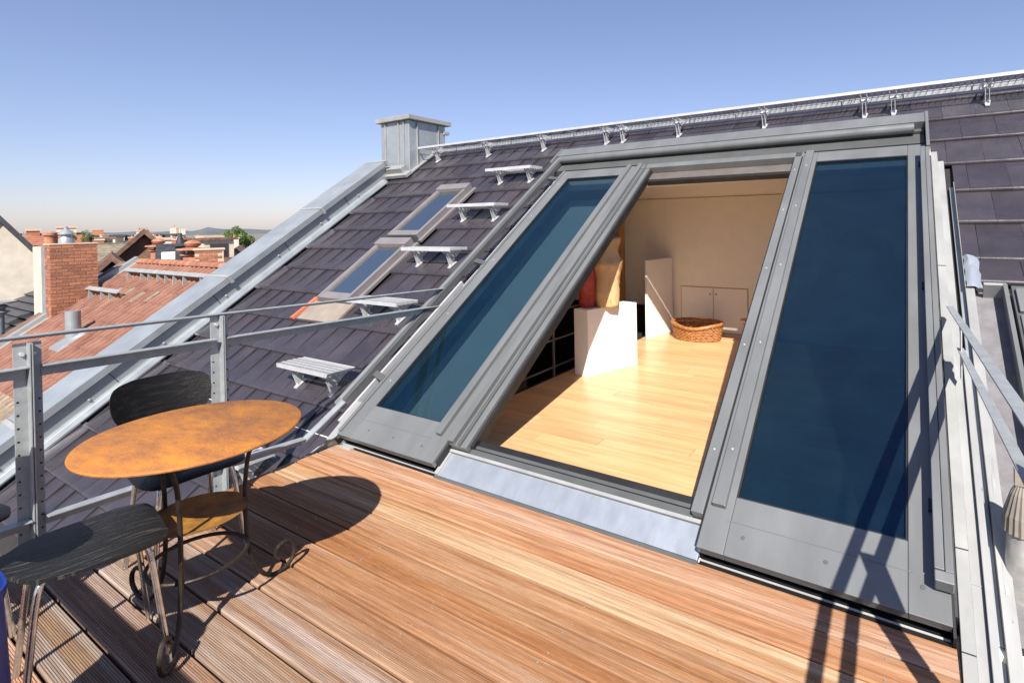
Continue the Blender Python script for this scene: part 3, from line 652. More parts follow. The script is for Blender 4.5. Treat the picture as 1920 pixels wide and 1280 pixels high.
# inner balustrade at the stair edge
ib = thing('stair_balustrade', 'dark steel balustrade with thin bars beside the stairwell indoors', 'balustrade', (XF, 4, 0))
for yy in (3.3, 4.22, 5.5): MB().box(XF - .028, XF - .010, yy - .01, yy + .01, -.2, min(.95, (yy - 2.2) * .695 - .47)).build('post', M['frame_dark'], ib)
for z in (.09, .35, .62, .90): MB().box(XF - .026, XF - .012, 2.2 + (z + .47) / .695, 5.6, z - .006, z + .006).build('bar', M['frame_dark'], ib)
# pedestal
pdm = Vector((-2.80, 4.37, 0)); dx = Vector((.16, -.015, 0)); dy = Vector((.35, .60, 0)) 
pdm = [(-2.805, 4.37), (-2.635, 4.345), (-2.635 + .205, 4.345 + .64), (-2.60, 5.01)]
pd = MB(); z0, z1 = .0005, .64; order = [0, 1, 3, 2]
pd.hexa([Vector((*pdm[i], z0)) for i in order] + [Vector((*pdm[i], z1)) for i in order])
tag(pd.build('pedestal', M['whitep'], bevel=.003), 'tall narrow white box pedestal carrying the carved wooden torso', 'pedestal')
# torsos
def torso(name, m, cx, cy, z0, prof, rz, label, chest=0, seed=0):
    rnd = random.Random(seed); b = MB(); n = 28; zs = 30
    def interp(z):
        for (za, wa, da, oa), (zb_, wb, db, ob) in zip(prof, prof[1:]):
            if za <= z <= zb_:
                k = (z - za) / (zb_ - za); k = k * k * (3 - 2 * k); return wa + (wb - wa) * k, da + (db - da) * k, oa + (ob - oa) * k
        return prof[-1][1:]
    zmax = prof[-1][0]
    for i in range(zs + 1):
        z = zmax * i / zs; w_, d_, o_ = interp(z)
        for k in range(n):
            a = 6.28318 * k / n; x = w_ * math.cos(a) + o_; yv = d_ * math.sin(a)
            if chest and math.sin(a) < 0:
                for sx in (-1, 1):
                    g_ = math.exp(-(((x - o_ - sx * .055) / .035) ** 2 + ((z - chest) / .04) ** 2)); yv -= .035 * g_
            fct = 1 + .05 * math.sin(a * 5 + z * 23) * math.sin(z * 37 + a * 3) + rnd.uniform(-.035, .035)
            xr, yr_ = x * fct, yv * fct
            b.v.append((cx + xr * math.cos(rz) - yr_ * math.sin(rz), cy + xr * math.sin(rz) + yr_ * math.cos(rz), z0 + z))
    for i in range(zs):
        for k in range(n): b.f.append((i * n + k, i * n + (k + 1) % n, (i + 1) * n + (k + 1) % n, (i + 1) * n + k))
    b.f.append(tuple(range(n))[::-1]); b.f.append(tuple(range(zs * n, zs * n + n)))
    o = b.mesh(name, m, True); ob = link(name, o)
    return tag(ob, label, 'sculpture')
torso('carved_torso', M['carved'], -2.575, 4.62, .6405, [(0, .115, .095, 0), (.14, .128, .10, 0), (.27, .12, .095, .01), (.34, .13, .10, .012), (.43, .152, .11, .005), (.50, .14, .10, -.005), (.54, .118, .09, .0), (.59, .14, .09, -.01), (.68, .145, .09, .01)], .45, 'headless carved torso of pale cracked wood on the white pedestal', .42, 3)
torso('red_torso', M['redwood'], -2.73, 4.50, .6405, [(0, .078, .07, 0), (.2, .085, .075, 0), (.36, .08, .07, 0), (.52, .085, .07, 0), (.60, .06, .05, 0)], .4, 'red painted carved wooden column half hidden behind the pale torso', 0, 5)
# wicker basket
bk = thing('wicker_basket', 'oval brown wicker dog basket on the floor before the cupboard doors', 'basket', (-2.33, 6.40, 0))
cx, cy, n = -2.30, 6.42, 64
def ring(s_, z, r_, ph=0, wv=0):
    return [(cx + s_ * (.315 + (wv * (1 if (k + ph) % 2 else -1))) * math.cos(6.2832 * k / n), cy + s_ * (.225 + (wv * (1 if (k + ph) % 2 else -1))) * math.sin(6.2832 * k / n), z) for k in range(n + 1)]
def closed_tube(b, pts, r, m=6): b.tube(pts, r, m, False)
wl_ = MB()
for i in range(9):
    z = .015 + i * .0195; dip = .0
    closed_tube(wl_, ring(.90 + .010 * i, z, 0, i, .006), .0105, 5)
wl_.build('woven_side', M['wicker'], bk, smooth=True)
b = MB(); closed_tube(b, [(p[0], p[1], p[2] - .045 * max(0, -math.sin(6.2832 * k / n)) ** 4) for k, p in enumerate(ring(1.0, .205, 0))], .022, 8); b.build('rim', M['wicker'], bk, smooth=True)
b = MB()
for k in range(0, 64, 4): b.tube([(cx + .89 * .315 * math.cos(6.2832 * k / n), cy + .89 * .225 * math.sin(6.2832 * k / n), .004), (cx + .98 * .315 * math.cos(6.2832 * k / n), cy + .98 * .225 * math.sin(6.2832 * k / n), .19)], .009, 5)
b.build('stakes', M['wicker'], bk); MB().lathe([(.0, .004), (1, .004), (1, .012), (0, .012)], (cx, cy, 0), 32, .28, .2, False).build('base', M['wicker'], bk)
# little side table
stb = thing('side_table', 'small round copper topped side table partly behind the window stile', 'side table', (-1.62, 6.3, 0))
MB().lathe([(.0, .30), (.125, .30), (.135, .312), (.128, .312), (.12, .306), (0, .306)], (-1.60, 6.30, 0), 28, 1, 1, False).build('tray_top', M['copper'], stb, smooth=True)
for k in range(4):
    a = k * 1.5708 + .4; b = MB(); b.tube([(-1.60 + .1 * math.cos(a), 6.3 + .1 * math.sin(a), .298), (-1.60 + .05 * math.cos(a), 6.3 + .05 * math.sin(a), .14), (-1.60 + .10 * math.cos(a), 6.3 + .10 * math.sin(a), .004)], .004, 6); b.build('leg', M['galv'], stb)

# ------------------------------------------------------------------ bistro table
TX, TY = -2.343, .957
tb = thing('bistro_table', 'round rusty metal bistro table on scrolled iron legs', 'table', (TX, TY, 0))
b = MB(); b.tube([(TX + .354 * math.cos(k * 6.28319 / 72), TY + .354 * math.sin(k * 6.28319 / 72), .694) for k in range(73)], .0062, 8, False); b.build('rolled_rim', M['rust'], tb, smooth=True)
MB().lathe([(.0, .688), (.352, .688), (.357, .690), (.357, .699), (.354, .7015), (0, .7015)], (TX, TY, 0), 72, 1, 1, False).build('tabletop', M['rust'], tb, smooth=True)
SH = .375
MB().lathe([(.0, SH - .01), (.12, SH - .006), (.165, SH + .008), (.167, SH + .010), (.12, SH - .002), (0, SH - .006)], (TX, TY, 0), 40, 1, 1, False).build('shelf', M['rust_shelf'], tb, smooth=True)
b = MB(); b.tube([(TX + .16 * math.cos(k * 6.28319 / 40), TY + .16 * math.sin(k * 6.28319 / 40), .215) for k in range(41)], .0075, 8, False); b.build('ring', M['rust_dark'], tb, smooth=True)
def bez(ps, n=8):
    out = []
    P_ = [ps[0]] + list(ps) + [ps[-1]]
    for i in range(1, len(P_) - 2):
        p0, p1, p2, p3 = [Vector(q) for q in P_[i - 1:i + 3]]
        for k in range(n):
            t = k / n; out.append(.5 * ((2 * p1) + (-p0 + p2) * t + (2 * p0 - 5 * p1 + 4 * p2 - p3) * t * t + (-p0 + 3 * p1 - 3 * p2 + p3) * t ** 3))
    out.append(Vector(ps[-1])); return out
for ang in (84, -40, 196):
    a = R(ang); ca, sa = math.cos(a), math.sin(a)
    pr = [(.245, .686), (.225, .64), (.185, .56), (.168, .46), (.165, .36), (.168, .22), (.185, .12), (.215, .05), (.255, .012), (.31, .012), (.345, .045), (.35, .09), (.325, .122), (.29, .115), (.275, .085), (.29, .06)]
    b = MB(); b.tube([(TX + ca * p.x, TY + sa * p.x, p.y) for p in bez([(r_, z_, 0) for r_, z_ in pr], 6)], .0085, 8); b.build('leg', M['rust_dark'], tb, smooth=True)

# ------------------------------------------------------------------ chairs
def shell(prof, m, name, parent, thick=.011, smooth=True, curve=0.):
    b = MB(); nu = 14; nv = len(prof)
    for side in (0, 1):
        for i, (y, z, w_) in enumerate(prof):
            a_ = prof[max(i - 1, 0)]; c_ = prof[min(i + 1, nv - 1)]; ty, tz = c_[0] - a_[0], c_[1] - a_[1]; l_ = math.hypot(ty, tz) or 1
            ny, nz = -tz / l_, ty / l_
            if nz < 0 and False: ny, nz = -ny, -nz
            for j in range(nu + 1):
                u_ = -1 + 2 * j / nu; bow = curve * (u_ * w_) ** 2 / .04
                b.v.append((u_ * w_, y + (ny * thick if side else 0) + (bow if z > .5 else 0), z + (nz * thick if side else 0) - (bow * .35 if z <= .5 else 0)))
    q = nv * (nu + 1)
    for i in range(nv - 1):
        for j in range(nu):
            a_ = i * (nu + 1) + j; b.f.append((a_, a_ + 1, a_ + nu + 2, a_ + nu + 1)); b.f.append((q + a_, q + a_ + nu + 1, q + a_ + nu + 2, q + a_ + 1))
    for i in range(nv - 1):
        for j in (0, nu):
            a_ = i * (nu + 1) + j; f = (a_, a_ + nu + 1, q + a_ + nu + 1, q + a_); b.f.append(f if j else f[::-1])
    for i in (0, nv - 1):
        for j in range(nu):
            a_ = i * (nu + 1) + j; f = (a_, q + a_, q + a_ + 1, a_ + 1); b.f.append(f if i else f[::-1])
    return b.build(name, m, parent, smooth=smooth)
def smoothprof(ps, n=4): return [tuple(v) for v in bez(ps, n)]
def make_chair(label, loc, rz, seat_m, back_m):
    ch = thing('chair', label, 'chair', (0, 0, 0), 0, 'black plywood chairs at the table')
    seat = smoothprof([(-.24, .475, .035), (-.225, .462, .045), (-.19, .452, .085), (-.15, .447, .145), (-.08, .445, .18), (.0, .446, .19), (.09, .449, .195), (.15, .447, .18), (.175, .443, .16), (.188, .438, .11)])
    back = smoothprof([(-.225, .465, .045), (-.25, .50, .048), (-.265, .55, .055), (-.272, .575, .11), (-.276, .595, .155), (-.284, .64, .185), (-.296, .70, .195), (-.305, .745, .185), (-.309, .768, .16), (-.311, .782, .10)])
    shell(seat, seat_m, 'seat', ch, -.011, True, .02); shell(back, back_m, 'backrest', ch, -.011, True, .06)
    for sx, sy in ((1, 1), (-1, 1), (1, -1), (-1, -1)):
        b = MB(); b.tube(bez([(sx * .03, sy * .02, .428), (sx * .10, sy * .09, .430), (sx * .128, sy * .122, .415), (sx * .138, sy * .135, .37), (sx * .146, sy * .146, .28), (sx * .168, sy * .172, .02), (sx * .170, sy * .173, .006)], 5), .0095, 10); b.build('leg', M['chrome'], ch, smooth=True)
    b = MB(); b.lathe([(.0, .42), (.06, .42), (.06, .438), (0, .438)], (0, 0, 0), 20, 1, 1, False); b.build('seat_plate', M['chrome'], ch)
    ch.location = loc; ch.rotation_euler = (0, 0, rz); return ch
make_chair('weathered black plywood chair in the lower left foreground', (-2.345, .645, 0), R(-10), M['wornply'], M['blackply'])
make_chair('glossy black plywood chair behind the rusty table', (-2.75, 1.08, 0), R(-93), M['blackply'], M['blackply'])

make_chair('black plywood chair mostly outside the left edge, beside the railing post', (-2.97, .365, 0), R(-84), M['blackply'], M['blackply'])
# blue tub
b = MB(); n = 28
for z, sc2 in ((0.0, 1.05), (.02, 1.08), (.56, .93), (.58, .97), (.60, .97), (.60, .93), (.05, .9)):
    for k in range(n):
        a = 6.2832 * k / n; ca, sa = math.cos(a), math.sin(a); e = .6
        b.v.append((-1.995 + .13 * sc2 * math.copysign(abs(ca) ** e, ca), .24 + .14 * sc2 * math.copysign(abs(sa) ** e, sa) , z))
for i in range(6):
    for k in range(n): b.f.append((i * n + k, i * n + (k + 1) % n, (i + 1) * n + (k + 1) % n, (i + 1) * n + k))
b.f.append(tuple(range(n))[::-1]); b.f.append(tuple(range(6 * n, 7 * n)))
tag(b.build('blue_tub', M['blue'], smooth=True), 'tall blue plastic tub cut off by the lower left corner', 'tub')

# ------------------------------------------------------------------ neighbour's pantile roof
nr = thing('pantile_roof_house', 'neighbouring house with a red ribbed pantile roof just beyond the parapet', 'house', (-12, 5, -1))
NY, NZ = 6.1, .585
def Q(x, t, o): return Vector((x, NY - t * CA - o * SA, NZ - t * SA + o * CA))   # t measured down from the ridge
NX0, NX1 = -18.05, -7.25; ribs = int((NX1 - NX0) / .19)
def ribprof(w_):                                   # one rib + pan across x
    return [(0, 0), (.06, .0), (.08, .045), (.115, .058), (.15, .045), (.17, .0), (w_, 0)]
def pan_course(b, t0, t1, x0, x1, lift):
    w_ = .235; x = x0
    while x < x1 - .01:
        pf = ribprof(w_); jit = random.uniform(-.004, .006)
        for (xa, oa), (xb, ob) in zip(pf, pf[1:]):
            b.add([Q(x + xa, t1, oa + lift + jit), Q(x + xb, t1, ob + lift + jit), Q(x + xb, t0, ob + jit), Q(x + xa, t0, oa + jit), Q(x + xa, t1, oa + jit - .01), Q(x + xb, t1, ob + jit - .01)], [(0, 1, 2, 3), (4, 5, 1, 0)])
        x += w_
def course_run(t0, t1, x0, x1, name='pantiles', dz=0):
    b = MB(); t = t0
    while t < t1 - .01:
        pan_course(b, t, min(t + .36, t1), x0, x1, .022); t += .34
    return b.build(name, M['pantile'], nr, kind='stuff')
course_run(.02, .62, NX0 + .1, NX1); course_run(.62, 5.4, NX0 + .1, NX1)
MB().box(NX0, NX1, .0, 5.4, -.12, -.02, Q).build('roof_deck', M['underlay'], nr)
x = NX0 + .35
rt = MB(); rp = [(math.cos(a_) * .11, math.sin(a_) * .085) for a_ in [R(q) for q in range(-10, 191, 25)]]
rt.prism(rp + [(-.09, -.03), (.09, -.03)], -.19, .19, lambda a_, p_, q_: Vector((a_, p_ * (1 + .10 * (a_ > 0)), q_ * (1 + .16 * (a_ > 0))))); rt = rt.mesh('ridge_tile', M['pantile_bright'], True); smooth_angle(rt)
while x < NX1: piece('ridge_tile', rt, nr, Matrix.Translation((x, NY, NZ + .03)) @ Matrix.Rotation(random.uniform(-.03, .03), 4, 'Y')); x += .34
# back slope and verge flashing, snow guards
MB().hexa([Vector((NX0, NY, NZ - .1)), Vector((NX1, NY, NZ - .1)), Vector((NX0, 10.4, -2.4)), Vector((NX1, 10.4, -2.4)), Vector((NX0, NY, NZ)), Vector((NX1, NY, NZ)), Vector((NX0, 10.4, -2.3)), Vector((NX1, 10.4, -2.3))]).build('rear_slope', M['pantile'], nr)
MB().box(NX0 + .02, NX0 + .14, -.05, 5.4, .03, .05, Q).build('verge_flashing', M['zinc_light'], nr); MB().box(NX0 - .22, NX0 - .02, -.1, 5.4, .10, .13, Q).build('verge_flashing', M['zinc'], nr)
MB().box(NX0 - .02, NX0 + .02, -.08, 5.4, -.02, .14, Q).build('verge_flashing', M['zinc_light'], nr)
def guard(x0, x1, t):
    b = MB(); b.box(x0, x1, t - .02, t + .10, .20, .225, Q); b.build('snow_guard', M['zinc_light'], nr)
    MB().box(x0, x1, t + .02, t + .07, .02, .15, Q).build('guard_back', M['render_old'], nr)
    x = x0 + .2
    while x < x1:
        b = MB(); b.hexa([Q(x, t + .10, .02), Q(x + .03, t + .10, .02), Q(x, t + .24, .02), Q(x + .03, t + .24, .02), Q(x, t + .06, .2), Q(x + .03, t + .06, .2), Q(x, t + .09, .2), Q(x + .03, t + .09, .2)]); b.build('guard_bracket', M['zinc_light'], nr); x += random.choice((.42, .5, .8))
guard(-17.2, -12.9, .48); guard(-17.75, -15.75, 1.22)
for (xx, tt) in ((-16.0, .95), (-15.2, 1.05), (-14.6, .98), (-16.6, 1.0)): MB().box(xx, xx + .19, tt, tt + .33, .045, .065, Q).build('loose_tile', M['moss_tile'], nr)
MB().box(NX0, NX1, 3.9, 5.4, .035, .06, Q).build('mossy_eaves', M['moss_tile'], nr)
nw = MB().box(NX0 + .4, NX1 - .2, NY - 5.4 * CA + .6, NY + 3.6, -12, -2.6).build('wall', M['render'], nr)
vp_ = thing('roof_vent_pipe', 'short zinc vent pipe rising from the red pantile roof', 'vent pipe', Q(-15.3, 2.5, 0))
b = MB(); q0 = Q(-15.35, 2.52, .0); b.tube([q0, q0 + Vector((0, 0, .62))], .13, 16); b.build('pipe', M['zinc'], vp_, smooth=True)
b = MB(); b.hexa([Q(-15.7, 2.9, .04), Q(-15.0, 2.9, .04), Q(-15.6, 2.2, .04), Q(-15.1, 2.2, .04), Q(-15.6, 2.85, .08), Q(-15.1, 2.85, .08), Q(-15.5, 2.3, .08), Q(-15.2, 2.3, .08)]); b.build('lead_slate', M['zinc'], vp_, bevel=.02)

# party wall and slate house beyond
pwh = thing('party_wall', 'brown rendered party wall following the pantile roof', 'wall', (-18.6, 5, -1))
MB().box(-18.75, -18.27, .1, 5.6, -2.5, .10, Q).build('wall_top', M['render_old'], pwh)
sh = thing('slate_roof_house', 'house with dark slate roof below the cream gable at the left edge', 'house', (-22, 4, -2))
bs = MB()
for i in range(22):
    t0 = .2 + i * .25; bs.hexa([Q(-27, t0 + .27, -.25), Q(-18.76, t0 + .27, -.25), Q(-27, t0, -.31), Q(-18.76, t0, -.31), Q(-27, t0 + .27, -.23), Q(-18.76, t0 + .27, -.23), Q(-27, t0, -.30), Q(-18.76, t0, -.30)])
bs.build('slate_courses', M['slate'], sh, kind='stuff'); MB().box(-27, -18.8, .2, 5.6, -.5, -.33, Q).build('roof_deck', M['underlay'], sh)
MB().box(-26.8, -18.9, 1.8, 5.6, -12, -2.9).build('wall', M['render'], sh)
sv = thing('cowled_flue', 'grey metal flue with flat cowl on the slate roof', 'flue', (-21.0, 4.2, -1))
q0 = Vector((-20.6, 3.93, -1.9)); b = MB(); b.tube([q0, q0 + Vector((0, 0, 1.35))], .12, 16); b.build('pipe', M['zinc'], sv, smooth=True)
b = MB(); b.lathe([(.13, 1.2), (.24, 1.28), (.13, 1.34), (.20, 1.42), (.10, 1.5), (.36, 1.50), (.36, 1.54), (0.01, 1.56)], tuple(q0), 20, 1, 1, False); b.build('cowl', M['zinc'], sv, smooth=True)

# brick chimney built brick by brick
bc = thing('brick_chimney', 'tall orange brick chimney on the party wall, largest of the brick chimneys', 'chimney', (-18.0, 4.7, -.5))
BX, BY0, BY1, BZ0, BZ1 = -17.74, 4.27, 5.16, -1.25, 1.14; BXL = -18.16
MB().box(BXL + .012, BX - .012, BY0 + .012, BY1 - .012, BZ0, BZ1).build('mortar_core', M['mortar'], bc)
def brick_mesh(l, d, h):
    return MB().box(-l / 2, l / 2, -d / 2, d / 2, -h / 2, h / 2).mesh('brick', M['brick'])
bh, bl = .068, .230; mj = .0165
mX = brick_mesh(.05, bl, bh); mXh = brick_mesh(.05, .11, bh); mY = brick_mesh(bl * .82, .05, bh); mYh = brick_mesh(.19, .05, bh)
nbr = 0; z = BZ1 - bh / 2 - .004; k = 0
while z > BZ0:
    zroof = lambda yv: NZ - (NY - yv) / CA * SA
    segs = [bl] * 4 if k % 2 == 0 else [.11, bl, bl, bl, .11]
    tot = sum(segs) + mj * (len(segs) - 1); sc3 = (BY1 - BY0) / tot; yv = BY0
    for s_ in segs:
        L_ = s_ * sc3; yc = yv + L_ / 2
        if z > zroof(yc) - .06:
            mm = Matrix.Translation((BX - .025 + random.uniform(-.0025, .0035), yc, z)) @ Matrix.Scale(sc3 * .995, 4, (0, 1, 0)) @ Matrix.Rotation(random.uniform(-.01, .01), 4, 'X')
            piece('brick', mX if s_ > .2 else mXh, bc, mm)
        yv += L_ + mj * sc3
    if z > zroof(BY0) - .1:
        for xc in ((BXL + .10, BX - .105) if k % 2 == 0 else (BXL + .13, BX - .10)):
            piece('brick', mYh, bc, Matrix.Translation((xc - (0 if k % 2 else -.0), BY0 + .022 + random.uniform(-.003, .003), z)))
    z -= bh + mj; k += 1
MB().box(BXL - .02, BX + .012, BY0 - .015, BY1 + .015, BZ1, BZ1 + .035).build('cement_cap', M['mortar'], bc, bevel=.01)
MB().box(-18.42, BXL - .005, BY0 + .0, BY1, BZ0, BZ1 - .02).build('metal_flue_casing', M['zinc'], bc, bevel=.01)
MB().box(-19.15, -18.425, BY0 + .02, BY1, BZ0, BZ1 - .05).build('rendered_stack', M['render'], bc, bevel=.01)
b = MB(); b.lathe([(.15, .0), (.15, .10), (.11, .15), (.10, .21), (.16, .22), (.16, .24), (.07, .33), (.04, .36), (.04, .41), (.01, .42)], (-17.92, 4.62, BZ1 + .035), 22, 1, 1, False); b.build('cowl', M['zinc'], bc, smooth=True)
for i, xx in enumerate((-18.05, -18.35)):
    b = MB(); b.lathe([(.11, 0), (.1, .22), (.14, .24), (.14, .30), (.02, .33)], (xx - .2, 4.40 + i * .12, BZ1 + .0), 14, 1, 1, False); b.build('chimney_pot', M['terracotta'], bc, smooth=True)

# ------------------------------------------------------------------ town beyond
CAM = Vector((0, 0, 1.47))
def pix(px, py, d):                               # town survey: bearing/elevation readings turned into positions
    cx_ = (px - 1092.63) / 1004.83; cy_ = -(py - 427.25) / 1004.83
    v = right * cx_ + up * cy_ + fwd; return CAM + v * (d / math.hypot(v.x, v.y))
def house(label, px0, px1, ry, ey, d, roof_m, wall_m, turn=0., depth=7., chim=(), wins=0, gable=False, dormers=0, name='house', group=None):
    a, c = pix(px0, ry, d), pix(px1, ry, d); rz = a.z; mid = (a + c) / 2
    w_ = (c - a).length / 2; ez = pix((px0 + px1) / 2, ey, d).z
    ux = (c - a); ux.z = 0; ux.normalize(); uy = Vector((-ux.y, ux.x, 0))
    if uy.dot(mid - CAM) < 0: uy = -uy
    if turn: 
        rm = Matrix.Rotation(R(turn), 3, 'Z'); ux = rm @ ux; uy = rm @ uy
    O = Vector((mid.x, mid.y, 0))
    def L(x, y, z): return O + ux * x + uy * y + Vector((0, 0, z))
    h = thing(name, label, 'house', (mid.x, mid.y, -12), 0, group)
    if gable:                                       # gable end faces the terrace
        hw = w_; b = MB(); b.prism([(-hw, -12), (hw, -12), (hw, ez), (0, rz), (-hw, ez)], 0, depth, lambda q, x, z: L(x, q, z)); b.build('wall', wall_m, h)
        for sx in (-1, 1):
            b = MB(); sl_ = (rz - ez) / hw; ov = .35
            b.prism([(0, rz + .02), (sx * (hw + ov), ez - ov * sl_ + .02), (sx * (hw + ov), ez - ov * sl_ + .22), (0, rz + .24)], -.3, depth + .3, lambda q, x, z: L(x, q, z)); b.build('roof', roof_m, h)
        for i in range(wins):
            x = (i - (wins - 1) / 2) * 1.3; f_ = MB().box(x - .42, x + .42, -.08, .0, ez - 1.4, ez - .0, L).build('window', M['whitep'], h); MB().box(x - .34, x + .34, -.10, -.081, ez - 1.3, ez - .08, L).build('pane', M['winglass'], f_)
    else:
        hd_ = depth / 2
        b = MB(); b.prism([(-hd_, -12), (hd_, -12), (hd_, ez), (0, rz), (-hd_, ez)], -w_, w_, lambda q, y, z: L(q, y + hd_ * .0, z)); b.build('wall', wall_m, h)
        n_ = 9
        for sy in (-1, 1):
            b = MB()
            for i in range(n_):
                y0_, y1_ = hd_ * 1.08 * i / n_, hd_ * 1.08 * (i + 1) / n_; z0_, z1_ = rz - (rz - ez) * 1.08 * i / n_ + .1, rz - (rz - ez) * 1.08 * (i + 1) / n_ + .1
                b.hexa([L(-w_ - .2, sy * y0_, z0_ - .12), L(w_ + .2, sy * y0_, z0_ - .12), L(-w_ - .2, sy * y1_, z1_ - .08), L(w_ + .2, sy * y1_, z1_ - .08), L(-w_ - .2, sy * y0_, z0_), L(w_ + .2, sy * y0_, z0_), L(-w_ - .2, sy * y1_, z1_ + .05), L(w_ + .2, sy * y1_, z1_ + .05)])
            b.build('roof', roof_m, h)
        b = MB(); b.box(-w_ - .2, w_ + .2, -.12, .12, rz + .02, rz + .20, L); b.build('ridge', roof_m, h)
        for i in range(wins):
            x = -w_ + (i + .5) * 2 * w_ / wins; f_ = MB().box(x - .45, x + .45, -hd_ - .06, -hd_, ez - 1.75, ez - .45, L).build('window', M['whitep'], h); MB().box(x - .36, x + .36, -hd_ - .075, -hd_ - .061, ez - 1.65, ez - .55, L).build('pane', M['winglass'], f_)
        for i in range(dormers):
            x = -w_ + (i + .5) * 2 * w_ / dormers; zc_ = ez + (rz - ez) * .35
            f_ = MB().box(x - .7, x + .7, -hd_ * .75, -hd_ * .1, zc_ - .3, zc_ + 1.0, L).build('dormer', wall_m, h); MB().box(x - .42, x + .42, -hd_ * .75 - .04, -hd_ * .75 - .002, zc_ - .0, zc_ + .8, L).build('pane', M['winglass'], f_)
            MB().box(x - .85, x + .85, -hd_ * .8, -hd_ * .1, zc_ + 1.001, zc_ + 1.12, L).build('dormer_roof', roof_m, f_)
    for (cxp, hh, wd) in chim:
        cw = wd; xo = cxp * w_
        f_ = MB().box(xo - cw, xo + cw, -.35, .35, rz - .8, rz + hh, L).build('chimney', M['brick'] if random.random() < .6 else M['render'], h)
        MB().box(xo - cw - .06, xo + cw + .06, -.41, .41, rz + hh, rz + hh + .12, L).build('chimney_cap', M['mortar'], f_)
        for kk in random.choice(((-.5, .5), (0,), (), ())):
            p_ = L(xo + kk * cw, 0, rz + hh + .12); b = MB(); b.lathe([(.10, 0), (.08, .25), (.10, .27), (.02, .29)], tuple(p_), 8, 1, 1, False); b.build('chimney_pot', M['terracotta'], f_)
    return h
house('cream rendered house with dark roof edge at the far left', -150, 86, 395, 505, 24, M['slate'], M['render'], 0, 9, (), 0, True)
house('long orange tiled house behind the brick chimney, with white windows', -60, 152, 446, 472, 48, M['pantile_bright'], M['render'], 0, 7, ((-.35, .5, .3), (.1, .35, .3), (.72, .5, .45)), 8)
house('low mossy grey tiled house right behind the brick chimney', 165, 300, 463, 492, 40, M['moss_tile'], M['render_old'], 4, 8, ((.55, .5, .35),), 0)
house('house with weathered brown rendered gable end in the middle distance', 205, 332, 441, 492, 27, M['brownroof'], M['render_old'], 0, 6, (), 0, True)
house('small house whose black gable end stands in for shade, right of the brick chimney', 176, 243, 492, 517, 22.5, M['brownroof'], M['slate'], 0, 3, (), 0, True)  # wall borrows the slate black to paint in a shaded gable shape
house('very long dark slate roofed house on the skyline', 172, 345, 444, 455, 130, M['slate'], M['render'], -3, 9, ((-.88, 1.2, .7), (.1, 1.1, .7), (.78, 1.5, .7), (.93, 1.3, .7)), 10, False, 5)
house('pinkish white gabled house before the long slate roof', 246, 277, 443, 458, 85, M['pantile_bright'], mat('pink_render', (.55, .43, .36), .9), 0, 8, ((0, .6, .3),), 2, True)
house('white gabled house with bright orange roof under the round tree', 444, 470, 444, 462, 95, M['pantile_bright'], M['whitep'], 12, 9, (), 1, True)
house('slate mansard house with one small white window near the black flue', 306, 352, 468, 500, 24, M['slate'], M['slate'], 0, 4, (), 0)
f_ = MB(); p_ = pix(325, 485, 21.9); f_.box(p_.x - .22, p_.x + .22, p_.y - .25, p_.y + .25, p_.z - .2, p_.z + .22)
tag(f_.build('roof_hatch', M['whitep'], bevel=.02), 'small white roof hatch on the slate mansard', 'roof hatch')
rr = random.Random(11); ordn = ['first', 'second', 'third', 'fourth', 'fifth', 'sixth', 'seventh', 'eighth', 'ninth', 'tenth', 'eleventh', 'twelfth']
rows = [('nearest', 36, 474, 8, 9, 55), ('second', 60, 463, 5, 12, 36), ('third', 100, 455, 3.5, 12, 28), ('farthest', 190, 449, 2.5, 12, 24)]
for nm_, d, ry, var_, n_, wpx in rows:
    x = 178 if d > 50 else 300
    for i in range(n_):
        wv = wpx * rr.uniform(.75, 1.25); x1 = x + wv
        if x > 500: break
        ry_ = ry + rr.uniform(-var_, var_) * .5; rm_ = rr.choice([M['slate'], M['moss_tile'], M['brownroof'], M['pantile'], M['moss_tile'], M['brownroof']])
        colr = {'dark_slate': 'slate', 'mossy_grey_tile': 'mossy grey', 'brown_tile': 'brown', 'red_clay_pantile': 'red'}[rm_.name]
        gb = rr.random() < .35; wm = rr.choice([M['render'], M['render'], M['whitep'], M['render_old']])
        house(f'{ordn[i]} house from the left in the {nm_} row of town roofs, {colr} roof', x, x1, ry_, ry_ + (15 * 36 / d if not gb else 12 * 36 / d + 4), d + rr.uniform(-3, 3), rm_, wm, rr.uniform(-25, 25), rr.uniform(6, 9),
              ((rr.uniform(-.8, .8), rr.uniform(.5, 1.0), rr.uniform(.25, .5)),) if rr.random() < .8 else (), 3 if not gb else 2, gb, rr.choice((0, 0, 1, 2)) if not gb else 0, group='roofs of the town')
        x = x1 + rr.uniform(-3, 6) * (1 if d < 80 else .4)
# single chimneys and flues between
def pot_stack(px, py_top, py_bot, d, label):
    a = pix(px, py_top, d); c = pix(px, py_bot, d); h = a.z - c.z
    t = thing('ball_topped_chimney', label, 'chimney', (a.x, a.y, c.z), 0, 'terracotta chimneys with domed cowls'); b = MB()
    b.lathe([(.26, -1.5), (.26, h * .35), (.34, h * .38), (.34, h * .43), (.24, h * .46)], (a.x, a.y, c.z), 4, 1, 1); b.build('stack', M['terracotta'], t)
    b = MB(); b.lathe([(.14, h * .46), (.14, h * .58), (.42, h * .60), (.40, h * .66), (.12, h * .70), (.20, h * .78), (.22, h * .87), (.14, h * .96), (.01, h)], (a.x, a.y, c.z), 16, 1, 1, False); b.build('cowl', M['terracotta'], t, smooth=True)
pot_stack(297, 447, 485, 26, 'terracotta chimney with domed cowl, left of the black flue')
pot_stack(361, 450, 496, 20, 'terracotta chimney with domed cowl, beside the wide brick stack')
